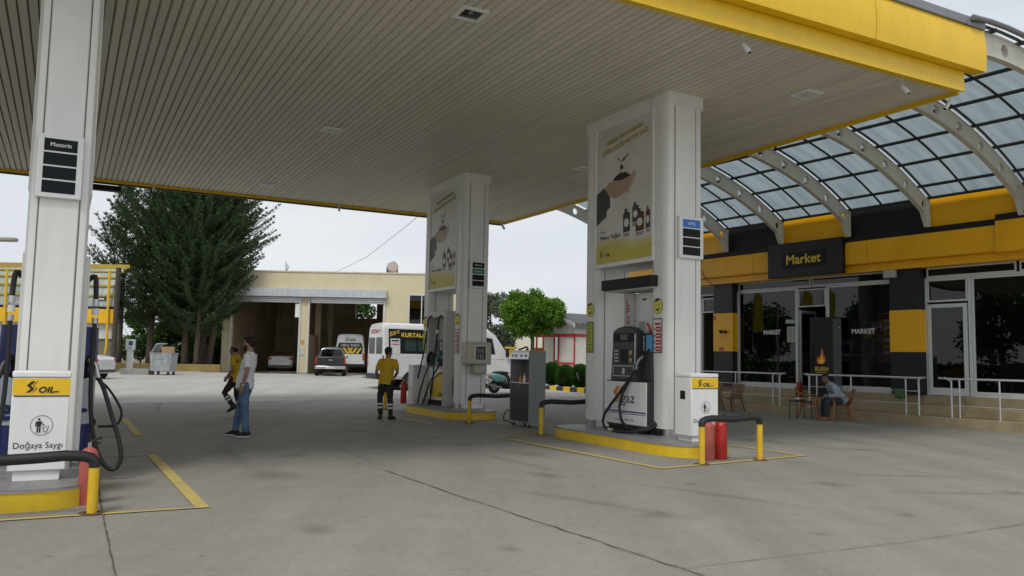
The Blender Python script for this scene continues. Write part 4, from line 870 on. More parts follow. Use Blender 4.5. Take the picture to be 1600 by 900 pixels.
# vending fridge in front of the market door
fr = thing('drinks_fridge', 'tall dark drinks fridge with flame and BURN print beside the market door', 'fridge', SW(21.62, 15.28, .495), TS + R_(8))
bo = MB().box(-.27, .27, -.36, .36, .06, 2.42, ANTH).build('body', fr, .015); MB().box(-.25, .25, -.34, .34, 0, .058, BLK).build('plinth', fr)
b = MB(); b.poly(rect(-.25, .10, .25, 2.38), (0, -.362, 0), X, Z, mat('fridge_side', (.13, .16, .17), .35), .002); b.build('side_panel', bo, smooth=False)
b = MB(); FL = [mat('flame_red', (.45, .04, .01), .4), mat('flame_orange', (.75, .28, .02), .4), mat('flame_yellow', (.85, .62, .10), .4)]
OO = (-.274, 0, 1.02)
for sc, mm, dd in ((.72, FL[0], .001), (.60, FL[1], .002), (.40, FL[2], .003)):
    b.poly([(x * sc, y * sc + .02) for x, y in ((-.16, .0), (-.22, .16), (-.13, .34), (-.10, .24), (-.02, .42), (.02, .72), (.10, .52), (.09, .40), (.16, .34), (.20, .16), (.13, .0))], OO, nY, Z, mm, dd)
b.text('BURN', .17, (-.274, 0, .83), nY, Z, TXTY, .002, bold=.004, width=.40, align='CENTER'); b.poly(rect(-.16, .78, .16, .795), (-.274, 0, 0), nY, Z, TXTY, .002); b.build('flame_print', bo, smooth=False)
MB().box(-.30, -.273, .26, .29, .9, 1.6, BLK).build('handle', bo, .005)
b = MB(); b.box(.09, .19, -.368, -.364, 2.10, 2.14, TXTW); b.build('badge', bo)
extinguisher(21.9, 16.44, .50, .5, .08, RED, 'red fire extinguisher standing at the left edge of the open market door', SW)

RAILM = mat('satin_rail', (.62, .63, .64), .42, metal=.35, var=.06)
# handrails on the first step
def rail(ya, yb, label, posts, mids=(.62, .30)):
    t = thing('handrail', label, 'handrail', SW(20.78, (ya + yb) / 2, .25), TS, 'steel handrails along the shop steps'); w = (yb - ya) / 2; H = .96
    tp = [(0, -w, 0), (0, -w, H - .06), (0, -w + .06, H), (0, w - .06, H), (0, w, H - .06), (0, w, 0)]
    MB().tube(smooth_path(tp, 3), .025, RAILM, 10).build('top_rail', t)
    b = MB()
    for p in posts: MB().cyl((0, p - (ya + yb) / 2, 0), (0, p - (ya + yb) / 2, H - .02), .020, RAILM, 10).build('post', t)
    for z in mids: MB().cyl((0, -w + .02, z), (0, w - .02, z), .011, RAILM, 8).build('crossbar', t)
rail(16.3, 19.9, 'steel handrail behind the two brown plastic chairs', [16.55, 18.0, 19.4])
rail(11.95, 15.25, 'steel handrail behind the seated man with a green cloth on it', [15.0, 13.9, 12.3])
rail(6.0, 11.1, 'steel handrail at the right edge in front of the closed glass door', [10.9, 9.95, 8.2])
cl = MB(); GRN = mat('green_cloth', (.06, .14, .05), .9, var=.3, scale=12); n = 8
for i in range(n + 1):
    for j in range(6): y = -.14 + .28 * i / n; z = -.26 * j / 5; cl.v.append((-.034 - .012 * math.sin(i * 1.9 + j), y + .02 * math.sin(j * 1.2), z + (.02 * math.sin(i * 1.3) if j == 5 else 0)))
for i in range(n):
    for j in range(5): a = i * 6 + j; cl.f.append([a, a + 1, a + 7, a + 6]); cl.mi.append(0)
cl.ms = [GRN]; o = cl.build('cloth', None); m_ = o.modifiers.new('s', 'SOLIDIFY'); m_.thickness = .01
tag(o, 'green cloth hanging on the middle handrail at its right end', 'cloth', loc=SW(20.78, 12.45, .92), rz=TS)

# ------------------------------------------------------------------ arched translucent roof between canopy and shop
AXC, AZC, AR = 15.86, -3.84, 11.16
arch = thing('arched_roof', 'barrel vaulted translucent roof on pierced cream steel arches', 'roof', SW(AXC, 14.5, 0), TS)
def ap(th, r): return (r * math.cos(R_(th)), AZC + r * math.sin(R_(th)))
RIB = mat('cream_steel', (.60, .58, .50), .5, var=.08, scale=2, streak=.1, stain=(.35, .31, .24), stainpos=.7)
def rib_mesh():
    b = MB(); hw = .045; half = 5.13 / 2; n = 16
    ths = [60.0 + 5.13 * k for k in range(1, 8)]
    for th in ths:
        for sg in (-1, 1):
            ring = []; outr = []
            for k in range(n):
                q = 2 * math.pi * k / n + math.pi / 4; c, s_ = math.cos(q), math.sin(q)
                ring.append(ap(th + math.degrees(.125 * c / AR), AR + .125 * s_))
                m_ = max(abs(c), abs(s_)); outr.append(ap(th + half * c / m_, AR + .2 * s_ / m_))
            vs = [(x, sg * hw, z) for x, z in ring] + [(x, sg * hw, z) for x, z in outr]
            b.add(vs, [(k, (k + 1) % n, n + (k + 1) % n, n + k) if sg > 0 else (n + k, n + (k + 1) % n, (k + 1) % n, k) for k in range(n)], RIB)
            if sg > 0: b.add([(x, y, z) for y in (-hw, hw) for x, z in ring], [(k, (k + 1) % n, n + (k + 1) % n, n + k) for k in range(n)], RIB)
    # pointed foot, pierced once, ending upright against the parapet
    A = ap(60 + half, AR + .2); E_ = ap(60, AR - .2); Fp = ap(60 + half, AR - .2); poly = [A, (5.76, 5.97), (5.76, 5.26), (5.68, 5.26), E_, Fp]; hc_ = ap(60.4, AR)
    def hit(q):
        d = Vector((math.cos(q), math.sin(q))); best = None
        for k in range(len(poly)):
            p0 = Vector(poly[k]) - Vector(hc_); p1 = Vector(poly[(k + 1) % len(poly)]) - Vector(hc_); e = p1 - p0; den = d.x * e.y - d.y * e.x
            if abs(den) < 1e-9: continue
            tt = (p0.x * e.y - p0.y * e.x) / den; uu = (p0.x * d.y - p0.y * d.x) / den
            if tt > 0 and -1e-6 <= uu <= 1 + 1e-6 and (best is None or tt < best): best = tt
        return (hc_[0] + d.x * best, hc_[1] + d.y * best)
    qs = sorted([2 * math.pi * k / 20 for k in range(20)] + [math.atan2(p[1] - hc_[1], p[0] - hc_[0]) % (2 * math.pi) for p in poly])
    ri = [(hc_[0] + .115 * math.cos(q), hc_[1] + .115 * math.sin(q)) for q in qs]; ro = [hit(q) for q in qs]; n = len(qs)
    for sg in (-1, 1):
        vs = [(x, sg * hw, z) for x, z in ri] + [(x, sg * hw, z) for x, z in ro]
        b.add(vs, [(k, (k + 1) % n, n + (k + 1) % n, n + k) if sg > 0 else (n + k, n + (k + 1) % n, (k + 1) % n, k) for k in range(n)], RIB)
    b.add([(x, y, z) for y in (-hw, hw) for x, z in ri], [(k, (k + 1) % n, n + (k + 1) % n, n + k) for k in range(n)], RIB)
    b.box(5.762, 5.775, -.07, .07, 5.26, 5.98, RIB)
    for r in (AR + .2, AR - .2):        # flanges
        P = [ap(t_, r) for t_ in [59.6 + k * 1.5 for k in range(27)]] if r > AR else [(5.68, 5.26)] + [ap(t_, r) for t_ in [60 + k * 1.5 for k in range(27)]]
        dr = .012
        vs = []
        for x, z in P: vs += [(x, -.065, z), (x, .065, z), (x * (1 + dr / AR), .065, z + dr), (x * (1 + dr / AR), -.065, z + dr)]
        b.add(vs, [(4 * i + k, 4 * i + (k + 1) % 4, 4 * (i + 1) + (k + 1) % 4, 4 * (i + 1) + k) for i in range(len(P) - 1) for k in range(4)], RIB)
    return b.mesh('arch_rib')
rm = rib_mesh(); YS = [7.29] + BY
for y in YS:
    o = bpy.data.objects.new('arch_rib', rm); COL.objects.link(o); o.parent = arch; o.location = (0, y - 14.5, 0)
BAR = mat('dark_glazing_bar', (.03, .032, .035), .5)
thp = [59.9] + [62.5 + 5.13 * k for k in range(8)]
for th in thp:
    x, z = ap(th, AR + .26); MB().cyl((x, YS[0] - 14.5 - .15, z), (x, YS[-1] - 14.5 + .15, z), .042, BAR, 6).build('purlin', arch)
for k in range(len(YS) - 1):
    ym = YS[k] + .55 * (YS[k + 1] - YS[k]) - 14.5
    for yy, w in ((ym, .030), (YS[k] - 14.5 - .10, .030)): 
        MB().tube([(ap(t_, AR + .29)[0], yy, ap(t_, AR + .29)[1]) for t_ in [59.8, 62, 65, 68, 71, 74, 77, 80, 83, 86, 89, 92, 95, 98]], w, BAR, 6).build('glazing_bar', arch)
MB().tube([(ap(t_, AR + .33)[0], YS[0] - 14.5 - .22, ap(t_, AR + .33)[1]) for t_ in [59.8, 62, 65, 68, 71, 74, 77, 80, 83, 86, 89, 92, 95, 98]], .05, mat('grey_gutter', (.16, .16, .17), .5), 8).build('verge_trim', arch)
b = MB(); ths = [56 + k for k in range(47)]; nY_ = 20
for k in range(len(YS) - 1):
    for i in range(len(thp)):
        t0 = thp[i]; t1 = thp[i + 1] if i + 1 < len(thp) else 98.6
        vs = []; seg = 4
        for j in range(seg + 1):
            x, z = ap(t0 + (t1 - t0) * j / seg, AR + .30); vs += [(x, YS[k] - 14.5 + .01, z), (x, YS[k + 1] - 14.5 - .01, z)]
        b.add(vs, [(2 * j, 2 * j + 1, 2 * j + 3, 2 * j + 2) for j in range(seg)], GLZ)
b.build('glazing', arch)
# ------------------------------------------------------------------ wash garage
GYW = 55.0; GZ = .35
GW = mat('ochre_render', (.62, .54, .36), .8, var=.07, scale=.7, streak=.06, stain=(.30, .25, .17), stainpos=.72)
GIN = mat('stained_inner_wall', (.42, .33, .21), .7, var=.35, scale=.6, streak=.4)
gar = thing('wash_garage', 'long ochre garage with two tall open bays and white shutter housing', 'building', (-11.5, GYW, GZ))
def gx(b, x0, x1, y0, y1, z0, z1, m): return b.box(x0 + 11.5, x1 + 11.5, y0 - GYW, y1 - GYW, z0 - GZ, z1 - GZ, m)
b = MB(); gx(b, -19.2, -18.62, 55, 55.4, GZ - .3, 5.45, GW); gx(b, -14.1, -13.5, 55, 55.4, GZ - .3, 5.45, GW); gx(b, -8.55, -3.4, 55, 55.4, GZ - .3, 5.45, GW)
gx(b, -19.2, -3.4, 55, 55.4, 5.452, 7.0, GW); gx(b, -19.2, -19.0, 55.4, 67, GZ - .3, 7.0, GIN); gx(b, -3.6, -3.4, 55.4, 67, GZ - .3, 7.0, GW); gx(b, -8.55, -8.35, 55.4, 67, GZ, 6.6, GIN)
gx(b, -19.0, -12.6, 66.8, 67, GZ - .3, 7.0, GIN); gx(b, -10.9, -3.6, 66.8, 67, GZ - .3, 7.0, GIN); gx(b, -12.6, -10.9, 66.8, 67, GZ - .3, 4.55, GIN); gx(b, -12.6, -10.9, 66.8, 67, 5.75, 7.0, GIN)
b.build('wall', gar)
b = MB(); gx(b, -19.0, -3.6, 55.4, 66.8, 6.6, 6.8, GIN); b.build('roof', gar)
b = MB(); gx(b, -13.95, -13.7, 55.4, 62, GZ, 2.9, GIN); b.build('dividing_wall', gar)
for y in (59, 63): b = MB(); gx(b, -13.98, -13.6, y, y + .35, GZ + .01, 6.59, mat('pale_pillar', (.40, .33, .2), .7, var=.2)); b.build('pillar', gar)
b = MB(); gx(b, -19.3, -3.3, 54.95, 55.45, 7.003, 7.10, mat('parapet_cap', (.55, .50, .38), .7, var=.15)); b.build('parapet_cap', gar, .01)
b = MB(); gx(b, -19.0, -8.3, 54.6, 54.997, 5.35, 5.90, mat('shutter_housing', (.50, .53, .56), .45, streak=.25)); b.build('shutter_housing', gar, .02)
for x0, x1 in ((-18.62, -14.1), (-13.5, -8.55)):
    b = MB(); 
    for k in range(4): gx(b, x0, x1, 55.1, 55.14 + .0 * k, 4.98 + .12 * k, 5.09 + .12 * k, ALU)
    b.build('rolled_shutter', gar, .008)
for x in (-18.70, -14.12, -13.55, -8.52): b = MB(); gx(b, x, x + .12, 54.93, 54.997, GZ, 5.3, mat('white_downpipe', (.62, .62, .58), .5, streak=.2)); b.build('guide_rail', gar, .005)
b = MB(); gx(b, -14.4, -14.13, 54.99, 55.09, 4.0, 4.9, WHITE); b.build('wall_box', gar); b = MB(); gx(b, -13.92, -13.72, 54.98, 54.999, 2.2, 2.5, mat('orange_box', (.5, .3, .08))); b.build('wall_box', gar); b = MB(); gx(b, -13.95, -13.7, 54.96, 54.999, 1.5, 2.0, LGREY); b.build('wall_box', gar)
w = MB(); gx(w, -6.85, -5.72, 54.97, 55.001, 3.6, 5.6, BLK); w = w.build('window', gar)
b = MB()
for x in (-6.85, -6.02, -5.77): gx(b, x, x + .06, 54.93, 54.968, 3.6, 5.6, FRM)
gx(b, -6.85, -5.72, 54.93, 54.968, 3.55, 3.6, FRM); gx(b, -6.85, -5.72, 54.93, 54.968, 5.6, 5.66, FRM); b.build('frame', w)
MB().poly(rect(-6.79 + 11.5, 3.62 - GZ, -5.77 + 11.5, 5.58 - GZ), (0, -.045, 0), X, Z, GLV).build('glass', w, smooth=False)
b = MB(); gx(b, -5.3, -5.26, 54.96, 54.999, GZ, 6.9, mat('render_seam', (.36, .31, .2), .8)); b.build('seam', gar)
b = MB()
for k in range(3): x = [-15.2, -15.15, -15.1][k]; b.cyl((x + 11.5, .2, 7.1 - GZ), (x + 11.5 + .05 * k, .2, 7.75 - .15 * k - GZ), .018, BLK, 6)
b.build('aerial', gar)
def tank(x, y, z, sc, label):
    t = thing('water_tank', label, 'water tank', (x, y, z), R_(12), 'rooftop water tanks')
    MB().cyl((0, -.55 * sc, 1.0 * sc), (0, .6 * sc, 1.0 * sc), .42 * sc, mat('tank_metal', (.42, .40, .38), .35, metal=.5, var=.2), 22).build('tank', t, .03)
    b = MB(); b.disc((0, 1.0 * sc), .37 * sc, .37 * sc, (0, -.552 * sc, 0), X, Z, mat('tank_end', (.50, .42, .38), .5, var=.2), .004); b.build('end_plate', t, smooth=False)
    b = MB()
    for sx in (-.38, .38):
        for sy in (-.45, .45): b.cyl((sx * sc, sy * sc, 0), (sx * sc, sy * sc, .85 * sc), .03, DARK, 6)
    b.cyl((-.38 * sc, -.45 * sc, .5 * sc), (.38 * sc, -.45 * sc, .5 * sc), .025, DARK, 6); b.lathe([(0, 0), (.28 * sc, .02), (.1 * sc, .4 * sc), (.0, .42 * sc)], ALU, (0, 0, .05 * sc), 12); b.build('stand', t)
tank(-8.4, 57.5, 6.8, .92, 'round metal water tank on a stand on the ochre garage roof')
lb = thing('flat_roof_building', 'low building mostly hidden behind the round green tree', 'building', (1.9, 72, .35))
MB().box(-1.6, 1.6, 0, 5, -.3, 5.6, CREAM).build('wall', lb); MB().box(-1.7, 1.7, -.1, 5.1, 5.602, 5.75, GREYP).build('roof', lb)
tank(1.9, 73.5, 6.1, .95, 'pale round water tank rising above the round green tree')
wire = MB().tube([(-12.8, 60, 7.6), (-10, 56, 8.2), (-5.0, 40, 8.05), (2, 18, 8.6)], .012, BLK, 5).build('overhead_wire', None)
tag(wire, 'thin wire crossing the sky above the ochre garage roof', 'wire')

# ------------------------------------------------------------------ yellow kiosk with glazed curved canopy, far left
k = thing('yellow_roofed_stand', 'yellow framed stand with curved clear roof behind the left column', 'building', (-26.3, 46, .3))
b = MB(); b.box(-9, 4.0, .6, 1.0, 1.9, 2.75, LGREY); b.box(-9, 4.0, .7, 1.0, -.2, 1.897, mat('dull_wall', (.16, .15, .12), .7, var=.2)); b.build('wall', k)
MB().box(-9.1, 4.02, .3, .8, 2.753, 3.55, mat('stand_yellow', (.74, .44, .015), .4)).build('fascia', k, .02); MB().box(-9.1, 4.02, .34, .8, 3.553, 3.70, BLK).build('gutter', k)
cp = [(.4 + 1.3 * (1 - math.cos(R_(a))), 3.7 + 2.35 * math.sin(R_(a))) for a in range(0, 91, 10)]
b = MB()
for i in range(9): b.add([(-9, cp[i][0], cp[i][1]), (4.0, cp[i][0], cp[i][1]), (4.0, cp[i + 1][0], cp[i + 1][1]), (-9, cp[i + 1][0], cp[i + 1][1])], [(0, 1, 2, 3)], mat('cloudy_glazing', (.38, .42, .38), .35, var=.35, scale=.6, streak=.4))
b.build('curved_glazing', k)
for a in (15, 30, 45, 60, 75, 90):
    i = a / 10; y = .4 + 1.3 * (1 - math.cos(R_(a))); z = 3.7 + 2.35 * math.sin(R_(a))
    MB().box(-9.1, 4.15, y - .10, y - .02, z - .04, z + .05 + (.12 if a == 90 else 0), mat('dull_yellow_bar', (.42, .30, .04), .5, var=.15)).build('purlin', k)
for x in (-8, -2.0, 3.75): MB().tube([(x, .12, 5.75), (x - .02, .2, 3.6), (x + .03, .2, 1.5), (x - .05, .25, 1.05)], .075, YELB, 8).build('yellow_post', k)
MB().box(4.05, 4.22, .2, .5, -.3, 5.9, mat('dark_post', (.06, .045, .035), .7)).build('corner_post', k)
b = MB(); b.poly(rect(3.0, 4.05, 3.5, 4.22), (0, .35, 0), X, Z, BLK, .0); b.poly(rect(3.08, 4.09, 3.42, 4.18), (0, .345, 0), X, Z, LGREY, .0); b.build('plate', k, smooth=False)

# ------------------------------------------------------------------ small things at the back
o = MB().box(-3.4, 3.4, -.12, .12, -.3, .45, mat('faded_yellow_wall', (.30, .22, .07), .7, var=.2, stain=(.2, .15, .08), stainpos=.6)).build('low_wall', None, .02)
tag(o, 'low faded yellow wall in front of the conifer trunks', 'wall', loc=(-21.6, 52.2, .35))
t = thing('air_post', 'white air and water post standing between the yellow stand and trunks', 'post', (-22.1, 48.2, .35), R_(8))
MB().box(-.16, .16, -.14, .14, 0, 1.25, WHITE).build('post', t, .03); MB().box(-.24, .24, -.18, .18, 1.253, 1.88, WHITE).build('head', t, .03)
b = MB(); b.poly(rect(-.05, 1.52, .17, 1.76), (0, -.183, 0), X, Z, BLK, 0); b.poly(rect(-.0, 1.56, .10, 1.70), (0, -.186, 0), X, Z, BLUE, 0); b.poly(rect(-.05, 1.36, .10, 1.40), (0, -.183, 0), X, Z, TXTK, 0); b.build('display', t, smooth=False)
o = MB().box(-.75, .75, -.3, .3, -.2, .30, mat('pale_block', (.24, .24, .24), .8, var=.3, scale=1.5)).build('concrete_block', None, .03); tag(o, 'low grey concrete block left of the galvanised waste container', 'concrete block', loc=(-19.6, 43.6, .33))
t = thing('waste_container', 'galvanised waste container with open lid and cardboard sticking out', 'container', (-18.2, 43.6, .33), R_(-6))
GAL = mat('galvanised', (.36, .39, .40), .5, metal=.3, var=.2, scale=3, streak=.3)
b = MB(); pf = [(-.52, .2), (.52, .2), (.58, 1.1), (-.58, 1.1)]; b.ext(pf, (0, -.38, 0), X, Z, (0, .76, 0), GAL); b.build('tub', t, .02, fixn=True)
b = MB(); b.box(-.60, .60, -.40, .40, 1.103, 1.15, GAL); b.box(-.42, .2, -.40, -.385, .80, .86, GAL); 
for x in (-.45, .45): b.box(x - .02, x + .02, -.395, -.385, .25, 1.05, GAL)
b.build('rim', t, .006)
b = MB(); b.ext([(-.62, 1.0), (-.30, 1.62), (-.05, 1.66), (-.02, 1.62), (-.28, 1.55), (-.58, .98)], (0, -.36, 0), X, Z, (0, .72, 0), GAL); b.build('lid', t, .01, fixn=True)
for x in (-.42, .42):
    for y in (-.28, .28): MB().cyl((x - .03, y, .09), (x + .03, y, .09), .09, RUB, 14).build('wheel', t)
o = MB().box(-.3, .3, -.2, .2, 0, .32, mat('cardboard', (.34, .22, .12), .9, var=.1)).build('cardboard_box', None, .01); tag(o, 'brown cardboard box in the open waste container', 'box', loc=(-18.0, 43.6, 1.48), rz=.2); 
o = MB().box(-.35, .35, -.3, .3, 0, .03, DARK).build('pallet', None); tag(o, 'dark board lying by the garage corner under the trees', 'board', loc=(-20.6, 53.6, .38))
t = thing('street_lamp', 'grey street lamp reaching in from the left edge', 'street lamp', (-20.6, 29, .08))
MB().cyl((0, 0, 0), (0, 0, 5.35), .09, GREYP, r1=.06).build('pole', t); MB().tube([(0, 0, 5.3), (1.2, 0, 5.42), (2.4, 0, 5.36)], .05, GREYP).build('arm', t); MB().box(2.0, 3.05, -.16, .16, 5.22, 5.36, mat('lamp_housing', (.36, .34, .28), .5)).build('lamp_head', t, .04)
# distant flats
t = thing('apartment_block', 'distant pale apartment block glimpsed between the tree trunks', 'building', (-42, 112, .35))
MB().box(-5, 5, 0, 10, -.3, 11.5, mat('pale_flat_wall', (.62, .60, .56), .7)).build('wall', t)
for i in range(4):
    for j in range(3): MB().box(-4.2 + i * 2.3, -3.0 + i * 2.3, -.06, -.01, 1.6 + j * 3.2, 3.0 + j * 3.2, BLK).build('window', t)
MB().box(-5.3, 5.3, -.3, 10.3, 11.503, 11.8, mat('terracotta', (.30, .10, .05), .8)).build('roof', t)
# boundary fence behind trees
t = thing('fence', 'dark wire fence running behind the conifer trunks', 'fence', (-22, 58, .35)); 
for i in range(8): MB().cyl((-7 + i * 1.3, 0, 0), (-7 + i * 1.3, 0, 1.7), .03, DARK, 6).build('post', t)
b = MB()
for z in (.3, .8, 1.3, 1.65): b.cyl((-7, 0, z), (2.3, 0, z), .012, DARK, 5)
b.build('wire', t)

# ------------------------------------------------------------------ foliage
def quad(b, p, d, u, l, w, m):
    s = d.cross(u); s = s.normalized() if s.length > 1e-4 else d.orthogonal().normalized()
    q = p + d * l; mdl = p + d * l * .45
    b.add([p, mdl + s * w, q, mdl - s * w], [(0, 1, 2, 3)], m)
def conifer_mesh(seed, H, R, zc, spread=1., dens=1.):
    rnd = random.Random(seed); b = MB(); tr = MB()
    top = Vector((rnd.uniform(-.4, .4), rnd.uniform(-.4, .4), H))
    tr.tube([(0, 0, -.3), (.03, .02, zc * .5), (top.x * .3, top.y * .3, zc + 1), (top.x * .7, top.y * .7, H * .7), top], [.24, .20, .16, .09, .02], BARK, 9)
    nb = int(300 * dens)
    for i in range(nb):
        f = (i + rnd.random()) / nb; z = zc + (H - zc) * f ** .92; az = rnd.uniform(0, 2 * math.pi)
        L_ = R * (.55 + .45 * math.sin(math.pi * min(1, f * 1.15 + .22))) * (1 - f ** 4.0 * .85) * rnd.uniform(.6, 1.12)
        if rnd.random() < .08: L_ *= 1.2
        base = Vector((top.x * f * .8, top.y * f * .8, z)); d = Vector((math.cos(az) * spread, math.sin(az), 0)).normalized()
        rise = rnd.uniform(.0, .5) + f * .35; n = max(5, int(L_ / .20)); pts = []
        for k in range(n + 1):
            s = k / n; pts.append(base + d * L_ * s + Vector((0, 0, L_ * (rise * s + .18 * s * s - .12 * math.sin(s * 3)))))
        tr.tube([pts[0], pts[n // 2], pts[-1]], [.05 * (1 - f * .5), .03, .008], BARK, 4, False)
        for k in range(max(1, n // 5), n + 1):
            for _ in range(int(15 + 6 * (1 - k / n))):
                o = Vector((rnd.gauss(0, 1), rnd.gauss(0, 1), rnd.gauss(0, .8))) * (.20 * (1.15 - k / n))
                dd = ((pts[k] - pts[k - 1]).normalized() * rnd.uniform(.6, 1.2) + Vector((rnd.gauss(0, .38), rnd.gauss(0, .38), rnd.gauss(.22, .3)))).normalized()
                quad(b, pts[k] + o, dd, Vector((rnd.gauss(0, 1), rnd.gauss(0, 1), rnd.gauss(0, 1))), rnd.uniform(.15, .32), rnd.uniform(.018, .034), LF_CON)
    return tr.mesh('trunk'), b.mesh('crown')
def place_tree(name, label, cat, meshes, loc, rz, group, sc=1., tilt=0.):
    t = thing(name, label, cat, loc, rz, group); t.scale = (sc, sc, sc); t.rotation_euler = (0, tilt, rz)
    for nm, me in zip(('trunk', 'crown'), meshes):
        if nm == 'trunk': me.polygons.foreach_set('use_smooth', [True] * len(me.polygons))
        o = bpy.data.objects.new(nm, me); COL.objects.link(o); o.parent = t
    return t
cA = conifer_mesh(1, 16.5, 3.5, 3.0); cB = conifer_mesh(2, 15.5, 3.2, 2.8); cC = conifer_mesh(3, 17, 3.7, 3.4)
cE = conifer_mesh(5, 15.5, 3.3, 6.2); cD = conifer_mesh(9, 11.8, 3.2, 3.2, dens=.30)
G_ = 'dark conifers left of the garage'
place_tree('conifer_tree', 'sparse conifer with jagged upswept branches, leftmost of the dark group', 'tree', cD, (-25.3, 53.5, .35), 1.0, G_)
place_tree('conifer_tree', 'dark conifer behind the white air post', 'tree', cB, (-23.2, 53.2, .35), .4, G_)
place_tree('conifer_tree', 'dark conifer directly left of the waste container', 'tree', cA, (-21.9, 56, .35), 2.1, G_, .95)
place_tree('conifer_tree', 'dark conifer behind the waste container', 'tree', cC, (-20.9, 53.2, .35), 4.0, G_, .92)
place_tree('conifer_tree', 'dark conifer right of the waste container, left of the closest pair', 'tree', cB, (-20.2, 54.4, .35), 5.0, G_, .98)
place_tree('conifer_tree', 'thick trunked dark conifer in the middle right of the group', 'tree', cA, (-19.9, 52.6, .35), 3.1, G_, .82)
place_tree('conifer_tree', 'dark conifer leaning over the garage corner, rightmost of the group', 'tree', cE, (-19.6, 53.8, .35), .9, G_, .92, R_(6))
place_tree('conifer_tree', 'dark conifer farther back in the middle of the group', 'tree', cC, (-22.8, 58.5, .35), 2.6, G_, .85)
def leaf_crown(seed, r, n, m, size, clumps=26, flat=.75):
    rnd = random.Random(seed); b = MB(); cs = []
    for i in range(clumps):
        v = Vector((rnd.gauss(0, 1), rnd.gauss(0, 1), rnd.gauss(0, 1))).normalized()
        s = rnd.uniform(.55, .82); cs.append((Vector((v.x * r[0] * s, v.y * r[1] * s, v.z * r[2] * s)), rnd.uniform(.22, .38) * min(r)))
    for i in range(n):
        c, cr_ = rnd.choice(cs); v = Vector((rnd.gauss(0, 1), rnd.gauss(0, 1), rnd.gauss(0, 1))).normalized()
        p = c + v * cr_ * rnd.uniform(.55, 1.15)
        d = (v + Vector((rnd.gauss(0, .5), rnd.gauss(0, .5), rnd.gauss(-.2, .5)))).normalized()
        quad(b, p, d, Vector((rnd.gauss(0, 1), rnd.gauss(0, 1), rnd.gauss(.8, 1))), size * rnd.uniform(.7, 1.3), size * rnd.uniform(.25, .42), m)
    return b
def broad_tree(name, label, cat, loc, h, r, seed, n, m, size, clumps=26, group=None, tr=.12):
    t = thing(name, label, cat, loc, 0, group)
    rnd = random.Random(seed); b = MB(); b.tube([(0, 0, -.2), (.03, 0, h - r[2] * .9), (0, .04, h + r[2] * .3)], [tr, tr * .8, tr * .3], BARK, 9)
    for i in range(9): a = rnd.uniform(0, 6.28); b.tube([(0, 0, h - r[2] * .8), (math.cos(a) * r[0] * .35, math.sin(a) * r[1] * .35, h - r[2] * .1), (math.cos(a) * r[0] * .7, math.sin(a) * r[1] * .7, h + r[2] * rnd.uniform(0, .5))], [tr * .5, tr * .3, .01], BARK, 6)
    b.build('trunk', t); c = leaf_crown(seed, r, n, m, size, clumps).build('crown', t, smooth=False); c.location = (0, 0, h); return t
broad_tree('round_tree', 'bright green round crowned tree left of the white gabled stand', 'tree', (1.12, 44, .33), 3.55, (1.95, 1.7, 1.22), 21, 26000, LF_BRT, .15, 60)
broad_tree('olive_tree', 'pale grey green tree behind the white minibus', 'tree', (-1.3, 52, .35), 3.2, (2.0, 1.6, 2.6), 22, 16000, LF_OLV, .17, 40)
for i, (x, y, h, rx, rz_, lb) in enumerate([(-27.2, 61, 2.2, 2.2, 2.2, 'green bush behind the yellow stand'), (-25.0, 62, 1.8, 2.0, 1.9, 'green bush behind the white air post'), (-22.6, 61, 1.3, 1.6, 1.4, 'green bush between the first conifer trunks'),
        (-20.2, 62, .9, 1.3, .9, 'green bush behind the waste container'), (-26.4, 68, 3.8, 3, 3.2, 'taller pale bush seen left of the conifers'), (-23.6, 70, 2.6, 2.6, 2.4, 'green bush farther behind the conifer trunks'), (-12.0, 71, 4.2, 3, 2.6, 'green bush seen through the back window of the garage')]):
    broad_tree('bush', lb, 'bush', (x, y, .35), h, (rx, 1.4, rz_), 30 + i, 7500, LF_MID, .2, 24, 'bushes behind the conifers', .07)
for i, (x, y, lb) in enumerate([(1.35, 38.0, 'round clipped shrub mostly hidden behind the grey cabinet'), (1.85, 37.2, 'round clipped shrub just right of the grey cabinet'), (2.42, 36.5, 'tallest round clipped shrub on the kerbed bed'), (3.02, 35.8, 'round clipped shrub nearest the left banner column'), (3.6, 34.9, 'round clipped shrub behind the banner support')]):
    t = thing('clipped_shrub', lb, 'shrub', (x, y, .30), 0, 'clipped shrubs along the painted kerb')
    MB().cyl((0, 0, -.1), (0, 0, .5), .04, BARK, 6).build('stem', t); rnd = random.Random(i); b = MB(); hh = .50 + .06 * math.sin(i * 2.1)
    for q in range(9000):
        v = Vector((rnd.gauss(0, 1), rnd.gauss(0, 1), rnd.gauss(0, 1))).normalized(); lump = 1 + .10 * noise.noise(v * 2.5 + Vector((i, 0, 0)))
        p = Vector((v.x * .43, v.y * .43, hh + v.z * (.50 if v.z > 0 else .46))) * 1.0; p = Vector((p.x * lump, p.y * lump, p.z)) * 1; s = rnd.uniform(.55, 1) if q % 2 else rnd.uniform(.85, 1); p = Vector((p.x * s, p.y * s, hh + (p.z - hh) * s))
        quad(b, p, (v + Vector((0, 0, .9)) + Vector((rnd.gauss(0, .3), rnd.gauss(0, .3), rnd.gauss(0, .3)))).normalized(), v.orthogonal(), rnd.uniform(.06, .12), .018, LF_HDG)
    b.build('foliage', t, smooth=False)
